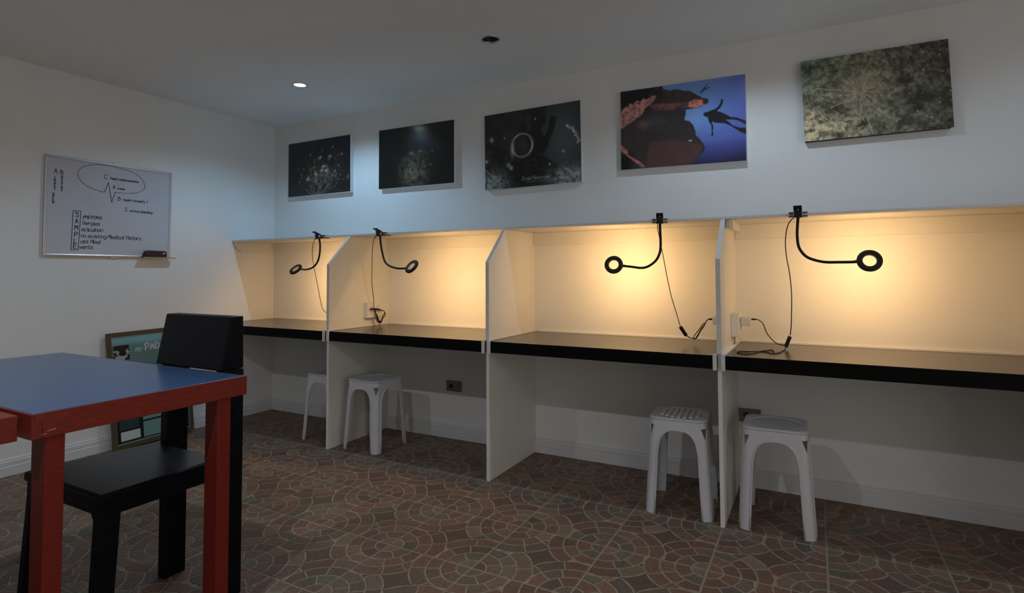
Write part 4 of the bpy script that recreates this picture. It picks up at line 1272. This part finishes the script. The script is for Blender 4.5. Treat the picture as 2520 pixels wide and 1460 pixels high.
def seat_part(root, raised_bars):
    hs, rc, zt, zb = 0.1320, 0.040, 0.443, 0.4318
    def outline(h, r, n=8):
        o = []
        for cx_, cy_, a0 in ((h - r, h - r, 0), (-h + r, h - r, 90), (-h + r, -h + r, 180), (h - r, -h + r, 270)):
            for k in range(n + 1):
                a = math.radians(a0 + 90 * k / n)
                o.append((cx_ + r * math.cos(a), cy_ + r * math.sin(a)))
        return o
    def circ(r, n=36):
        # same count as the outline (4 x 9), aligned
        o = []
        for c in range(4):
            for k in range(9):
                a = math.radians(c * 90 + 90 * k / 8.0 * 0.98 + 1)
                o.append((r * math.cos(a), r * math.sin(a)))
        return o
    rings = [(outline(hs - 0.004, rc), zb), (outline(hs, rc), zb + 0.002), (outline(hs, rc), zt - 0.005), (outline(hs - 0.003, rc), zt - 0.002), (outline(hs - 0.008, rc - 0.005), zt),
             (circ(0.108), zt - 0.001), (circ(0.104), zt - 0.0045)]
    V = [(x, y, z) for o, z in rings for x, y in o]
    n = 36
    F = []
    for i_ in range(len(rings) - 1):
        for k in range(n):
            F.append((i_ * n + k, i_ * n + (k + 1) % n, (i_ + 1) * n + (k + 1) % n, (i_ + 1) * n + k))
    F.append(tuple((len(rings) - 1) * n + k for k in range(n)))
    F.append(tuple(range(n))[::-1])
    b = MB(); b.add(V, F, True)
    s_o = obj('seat', b, M['stool'], root)
    autosmooth(s_o, 40)
    if raised_bars:
        for k in range(-3, 4):  # raised bars in a paler plastic than the seat
            y = k * 0.027
            L = math.sqrt(0.100 ** 2 - y * y)
            b = MB(); b.box(y - 0.0075, y + 0.0075, -L, L, zt - 0.0044, zt + 0.0012, 0.0012)
            obj('seat_bar', b, M['white_plastic'], s_o)
    else:
        b = MB()
        for k in range(-9, 10):
            y = k * 0.010
            L = math.sqrt(0.100 ** 2 - y * y)
            b.box(y - 0.0012, y + 0.0012, -L, L, zt - 0.0044, zt - 0.0034)
        o = obj('seat_ridges', b, M['stool'], s_o)
        o['kind'] = 'stuff'

st0 = make_stool('white plastic stool half hidden behind the leftmost divider')
legs_only = [c for c in st0.children]
seat_part(st0, False)
st3 = st0.copy(); COL.objects.link(st3)
for ch in legs_only:
    c = ch.copy(); COL.objects.link(c); c.parent = st3
seat_part(st3, True)
st3.location = (0.995, 0.166, 0); st3.rotation_euler = (0, 0, math.radians(3.5))
st3['label'] = 'white plastic stool with pale raised bars across its seat, left of the edge-on divider'
dup(st0, (-0.982, 0.208, 0), math.radians(-2), 'white plastic stool standing corner-on under the second booth desk')
dup(st0, (1.410, 0.180, 0), math.radians(2), 'white plastic stool with plain seat right of the edge-on divider')
st0.location = (-1.392, 0.238, 0); st0.rotation_euler = (0, 0, math.radians(2))

# ------------------------------------------------------------------ red and blue tables
def table(lb, x0, x1, y0, y1, zt, legs, inset, group='red-framed tables'):
    t = thing('table', lb, 'table', ((x0 + x1) / 2, (y0 + y1) / 2, 0), group)
    fh, fth = 0.060, 0.022
    b = MB(); b.box(x0 + inset, x1 - inset, y0 + inset, y1 - inset, zt - 0.020, zt + 0.0008, 0.0008)
    obj('laminate_top', b, M['blue'], t, 'blue laminate top')
    e = 0.0004
    wfr = max(fth, inset - 0.0005)
    for (xa, xb, ya, yb) in ((x0, x1, y0, y0 + wfr), (x0, x1, y1 - wfr, y1), (x0, x0 + wfr, y0 + wfr + e, y1 - wfr - e), (x1 - wfr, x1, y0 + wfr + e, y1 - wfr - e)):
        b = MB()
        if wfr > inset:
            # rail rebated under the laminate edge
            b.box(xa, xb, ya, yb, zt - fh, zt - 0.0206, 0.0015)
            xi0, xi1 = (xa, xb)
            if xb - xa > yb - ya:
                if ya == y0: b.box(xa, xb, ya, ya + inset - 0.0003, zt - 0.0215, zt, 0.0008)
                else: b.box(xa, xb, yb - inset + 0.0003, yb, zt - 0.0215, zt, 0.0008)
            else:
                if xa == x0: b.box(xa, xa + inset - 0.0003, y0 + inset, y1 - inset, zt - 0.0215, zt, 0.0008)
                else: b.box(xb - inset + 0.0003, xb, y0 + inset, y1 - inset, zt - 0.0215, zt, 0.0008)
        else:
            b.box(xa, xb, ya, yb, zt - fh, zt, 0.002)
        obj('frame_rail', b, M['red_wood_x'], t, 'red stained frame rail')
    for (xa, xb, ya, yb) in legs:
        b = MB(); b.box(xa, xb, ya, yb, 0.0003, zt - fh - 0.0003, 0.002)
        obj('leg', b, M['red_wood'], t, 'red stained leg')
    return t
T1 = table('blue-topped table with red wooden frame and legs, chair tucked under it', -1.259, -0.057, -2.0145, -1.4395, 0.795,
           [(-0.1255, -0.0605, -1.985, -1.943), (-0.1235, -0.0605, -1.5375, -1.4935), (-1.2550, -1.1920, -1.985, -1.943), (-1.2550, -1.1920, -1.5375, -1.4935)], 0.006)
b = MB()
for (y, z, L, hgt) in ((-1.975, 0.7515, 0.020, 0.004), (-1.990, 0.7445, 0.012, 0.003)):
    b.hexa([(-0.0569, y - L / 2, z - hgt / 2), (-0.0563, y - L / 2, z - hgt / 2), (-0.0563, y + L / 2, z), (-0.0569, y + L / 2, z)],
           [(-0.0569, y - L / 2 + 0.004, z), (-0.0563, y - L / 2 + 0.004, z), (-0.0563, y + L / 2, z + hgt / 2), (-0.0569, y + L / 2, z + hgt / 2)])
obj('paint_chip', b, M['bare'], T1, 'bare chipped spot at the corner')
T2 = table('red-framed table showing only its corner at left edge, before the blue-topped table', -1.287, -0.084, -2.607, -2.030, 0.795,
           [(-0.160, -0.095, -2.10, -2.058), (-0.160, -0.095, -2.58, -2.538), (-1.28, -1.215, -2.10, -2.058), (-1.28, -1.215, -2.58, -2.538)], 0.045)

# ------------------------------------------------------------------ black chair
t = thing('wooden_chair', 'black painted wooden chair tucked under the blue-topped table', 'chair', (-0.43, -1.58, 0))
ZS = 0.495
b = MB()
b.hexa([(-0.676, -1.786, ZS - 0.030), (-0.229, -1.786, ZS - 0.030), (-0.229, -1.402, ZS - 0.030), (-0.628, -1.402, ZS - 0.030)],
       [(-0.676, -1.786, ZS - 0.0025), (-0.229, -1.786, ZS - 0.0025), (-0.229, -1.402, ZS - 0.0025), (-0.628, -1.402, ZS - 0.0025)], 0.005)
seat_o = obj('seat', b, M['chair'], t)
b = MB()  # thin top sheet, same black wood; lighter tone imitates sheen
b.hexa([(-0.672, -1.781, ZS - 0.0024), (-0.233, -1.781, ZS - 0.0024), (-0.233, -1.405, ZS - 0.0024), (-0.625, -1.405, ZS - 0.0024)],
       [(-0.668, -1.774, ZS), (-0.236, -1.774, ZS), (-0.236, -1.407, ZS), (-0.621, -1.407, ZS)])
obj('seat_top_sheen', b, M['chair_sheen'], seat_o, 'top of the black seat, sheen painted in as a lighter tone')
b = MB(); b.box(-0.6285, -0.2635, -1.780, -1.752, ZS - 0.060, ZS - 0.0304, 0.003)
obj('rail', b, M['chair'], t)
b = MB(); b.box(-0.262, -0.231, -1.7205, -1.399, ZS - 0.068, ZS - 0.0304, 0.003)
obj('rail', b, M['chair'], t)
b = MB(); b.hexa([(-0.660, -1.7205, ZS - 0.068), (-0.630, -1.7205, ZS - 0.068), (-0.585, -1.401, ZS - 0.068), (-0.618, -1.401, ZS - 0.068)],
                 [(-0.660, -1.7205, ZS - 0.0304), (-0.630, -1.7205, ZS - 0.0304), (-0.585, -1.401, ZS - 0.0304), (-0.618, -1.401, ZS - 0.0304)], 0.003)
obj('rail', b, M['chair'], t)
b = MB(); b.box(-0.5575, -0.2785, -1.398, -1.370, ZS - 0.066, ZS - 0.0304, 0.003)
obj('rail', b, M['chair'], t)
# front legs: splayed planks with a chamfered shoulder
zr = ZS - 0.0304
zq = ZS - 0.068
for (xa, xb, sx) in ((-0.262, -0.231, 1), (-0.662, -0.630, -1)):
    ya, yb = -1.782, -1.722
    b = MB()
    b.hexa([(xa + sx * 0.012, ya - 0.022, 0.0003), (xb + sx * 0.012, ya - 0.022, 0.0003), (xb + sx * 0.012, yb - 0.030, 0.0003), (xa + sx * 0.012, yb - 0.030, 0.0003)],
           [(xa, ya, zq), (xb, ya, zq), (xb, yb, zq), (xa, yb, zq)], 0.003)
    b.hexa([(xa, ya, zq - 0.004), (xb, ya, zq - 0.004), (xb, yb, zq - 0.004), (xa, yb, zq - 0.004)],
           [(xa, ya, zr), (xb, ya, zr), (xb, yb, zr), (xa, yb, zr)], 0.002)
    xq, inn = (xa, -1) if sx > 0 else (xb, 1)
    b.hexa([(xq - inn * 0.004, ya + 0.003, zq - 0.016), (xq, ya + 0.003, zq - 0.016), (xq, ya + 0.028, zq - 0.016), (xq - inn * 0.004, ya + 0.028, zq - 0.016)],
           [(xq - inn * 0.004, ya + 0.003, ZS - 0.0605), (xq + inn * 0.016, ya + 0.003, ZS - 0.0605), (xq + inn * 0.016, ya + 0.028, ZS - 0.0605), (xq - inn * 0.004, ya + 0.028, ZS - 0.0605)])
    obj('leg', b, M['chair'], t)
# rear posts run from floor to the backrest
for (xa, xb) in ((-0.602, -0.558), (-0.278, -0.2345)):
    b = MB(); b.box(xa, xb, -1.3985, -1.320, 0.0003, 0.788, 0.003)
    obj('leg', b, M['chair'], t)
b = MB()
b.prism([(-1.412, 0.790), (-1.376, 0.976), (-1.324, 0.976), (-1.321, 0.790)], 0, -0.617, -0.2345, 0.004)
obj('backrest', b, M['chair'], t)

# ------------------------------------------------------------------ framed poster leaning on the left wall
PB, PT = WX + 0.078, WX + 0.022           # bottom and top distance
py0, py1, phh = -0.690, -0.165, 0.752
t = thing('framed_poster', 'wood-framed teal poster board leaning against the left wall behind the chair', 'poster', (PB, (py0 + py1) / 2, 0))
lean = (PT - PB)
tilt = 0.030
def pf(u, v, d=0.0):
    """u 0..1 along the wall, v 0..1 up, d = out of the board"""
    y = py0 + (py1 - py0) * u + (0.5 - v) * tilt
    z = 0.012 + phh * v * 0.985 + (u - 0.5) * 0.012
    x = PB + lean * v + d
    return (x, y, z)
def slab(b, u0, u1, v0, v1, d0, d1):
    b.hexa([pf(u0, v0, d0), pf(u1, v0, d0), pf(u1, v1, d0), pf(u0, v1, d0)], [pf(u0, v0, d1), pf(u1, v0, d1), pf(u1, v1, d1), pf(u0, v1, d1)])
b = MB(); slab(b, 0.02, 0.98, 0.02, 0.98, 0.0, 0.006)
obj('backing_board', b, M['poster_teal_d'], t)
fu, fv = 0.046, 0.034
for (u0, u1, v0, v1) in ((0, 1, 1 - fv, 1), (0, 1, 0, fv), (0, fu, fv, 1 - fv), (1 - fu, 1, fv, 1 - fv)):
    b = MB(); slab(b, u0, u1, v0, v1, -0.004, 0.014)
    obj('frame_rail', b, M['frame_wood'], t, 'olive brown wooden frame rail')
def paint_poster():
    w, h = 110, 150
    U, V = np.meshgrid(np.linspace(0, 1, w), np.linspace(0, 1, h))
    im = np.ones((h, w, 3)) * lin((84, 122, 124))
    im = mix(im, lin((104, 150, 154)), np.clip((0.10 - V) / 0.04, 0, 1))
    im = mix(im, lin((92, 112, 110)), np.clip(1 - np.abs(V - 0.20) / 0.09, 0, 1))
    im = mix(im, lin((60, 104, 108)), np.clip(1 - np.abs(V - 0.30) / 0.04, 0, 1) * (0.5 + 0.5 * fbm(h, w, 22, 2)))
    im = mix(im, lin((96, 140, 136)), np.clip((V - 0.34) / 0.05, 0, 1) * 0.8)
    im = im * (0.85 + 0.3 * fbm(h, w, 30, 7)[..., None])
    ph = (U > 0.02) & (U < 0.225) & (V > 0.085) & (V < 0.225)
    tx = fbm(h, w, 8, 61)
    im = np.where(ph[..., None], np.where((tx > 0.56)[..., None], lin((150, 150, 146)), lin((24, 22, 24))), im)
    return im * 1.25
P0 = np.array(pf(fu, 1 - fv, 0.0066)); PU = np.array(pf(1 - fu, 1 - fv, 0.0066)); PV = np.array(pf(fu, fv, 0.0066))
print_mesh('poster_print', paint_poster(), P0, PU - P0, PV - P0, M['poster'], t)
pfr = lambda u, v: pf(u, v, 0.0074)
b = MB()
class _S: pass
def fscale(u, v):
    # metres on the board -> 3D
    return pf(u / (py1 - py0), v / phh, 0.0076)
write(b, 'PADI', 0.232, 0.618, 0.042, 0.0095, fscale, 0.0, 0.40)
obj('title_lettering', b, M['poster_white'], t, 'white bold lettering')
b = MB(); write(b, 'my', 0.168, 0.618, 0.034, 0.0042, fscale, 0.25, 0.15)
obj('script_lettering', b, M['poster_white'], t, 'pale script lettering')
# dark grid with pale panels in the lower half
b = MB(); slab(b, fu + 0.012, 1 - fu - 0.012, fv + 0.012, 0.50, 0.0070, 0.0074)
obj('dark_field', b, M['poster_dark'], t, 'black field of the lower half')
for (u0, u1, v0, v1, mm) in ((0.085, 0.315, 0.155, 0.335, 'poster_teal_d'), (0.095, 0.320, 0.062, 0.140, 'poster_white'), (0.360, 0.62, 0.055, 0.190, 'poster_teal'), (0.360, 0.62, 0.205, 0.345, 'poster_teal'),
                         (0.64, 0.83, 0.055, 0.190, 'poster_teal'), (0.64, 0.83, 0.205, 0.345, 'poster_teal'), (0.865, 0.915, 0.19, 0.40, 'poster_white'), (0.875, 0.925, 0.075, 0.15, 'poster_teal'), (0.085, 0.84, 0.365, 0.485, 'poster_teal')):
    b = MB(); slab(b, u0, u1, v0, v1, 0.0077, 0.0081)
    obj('poster_panel', b, M[mm], t)
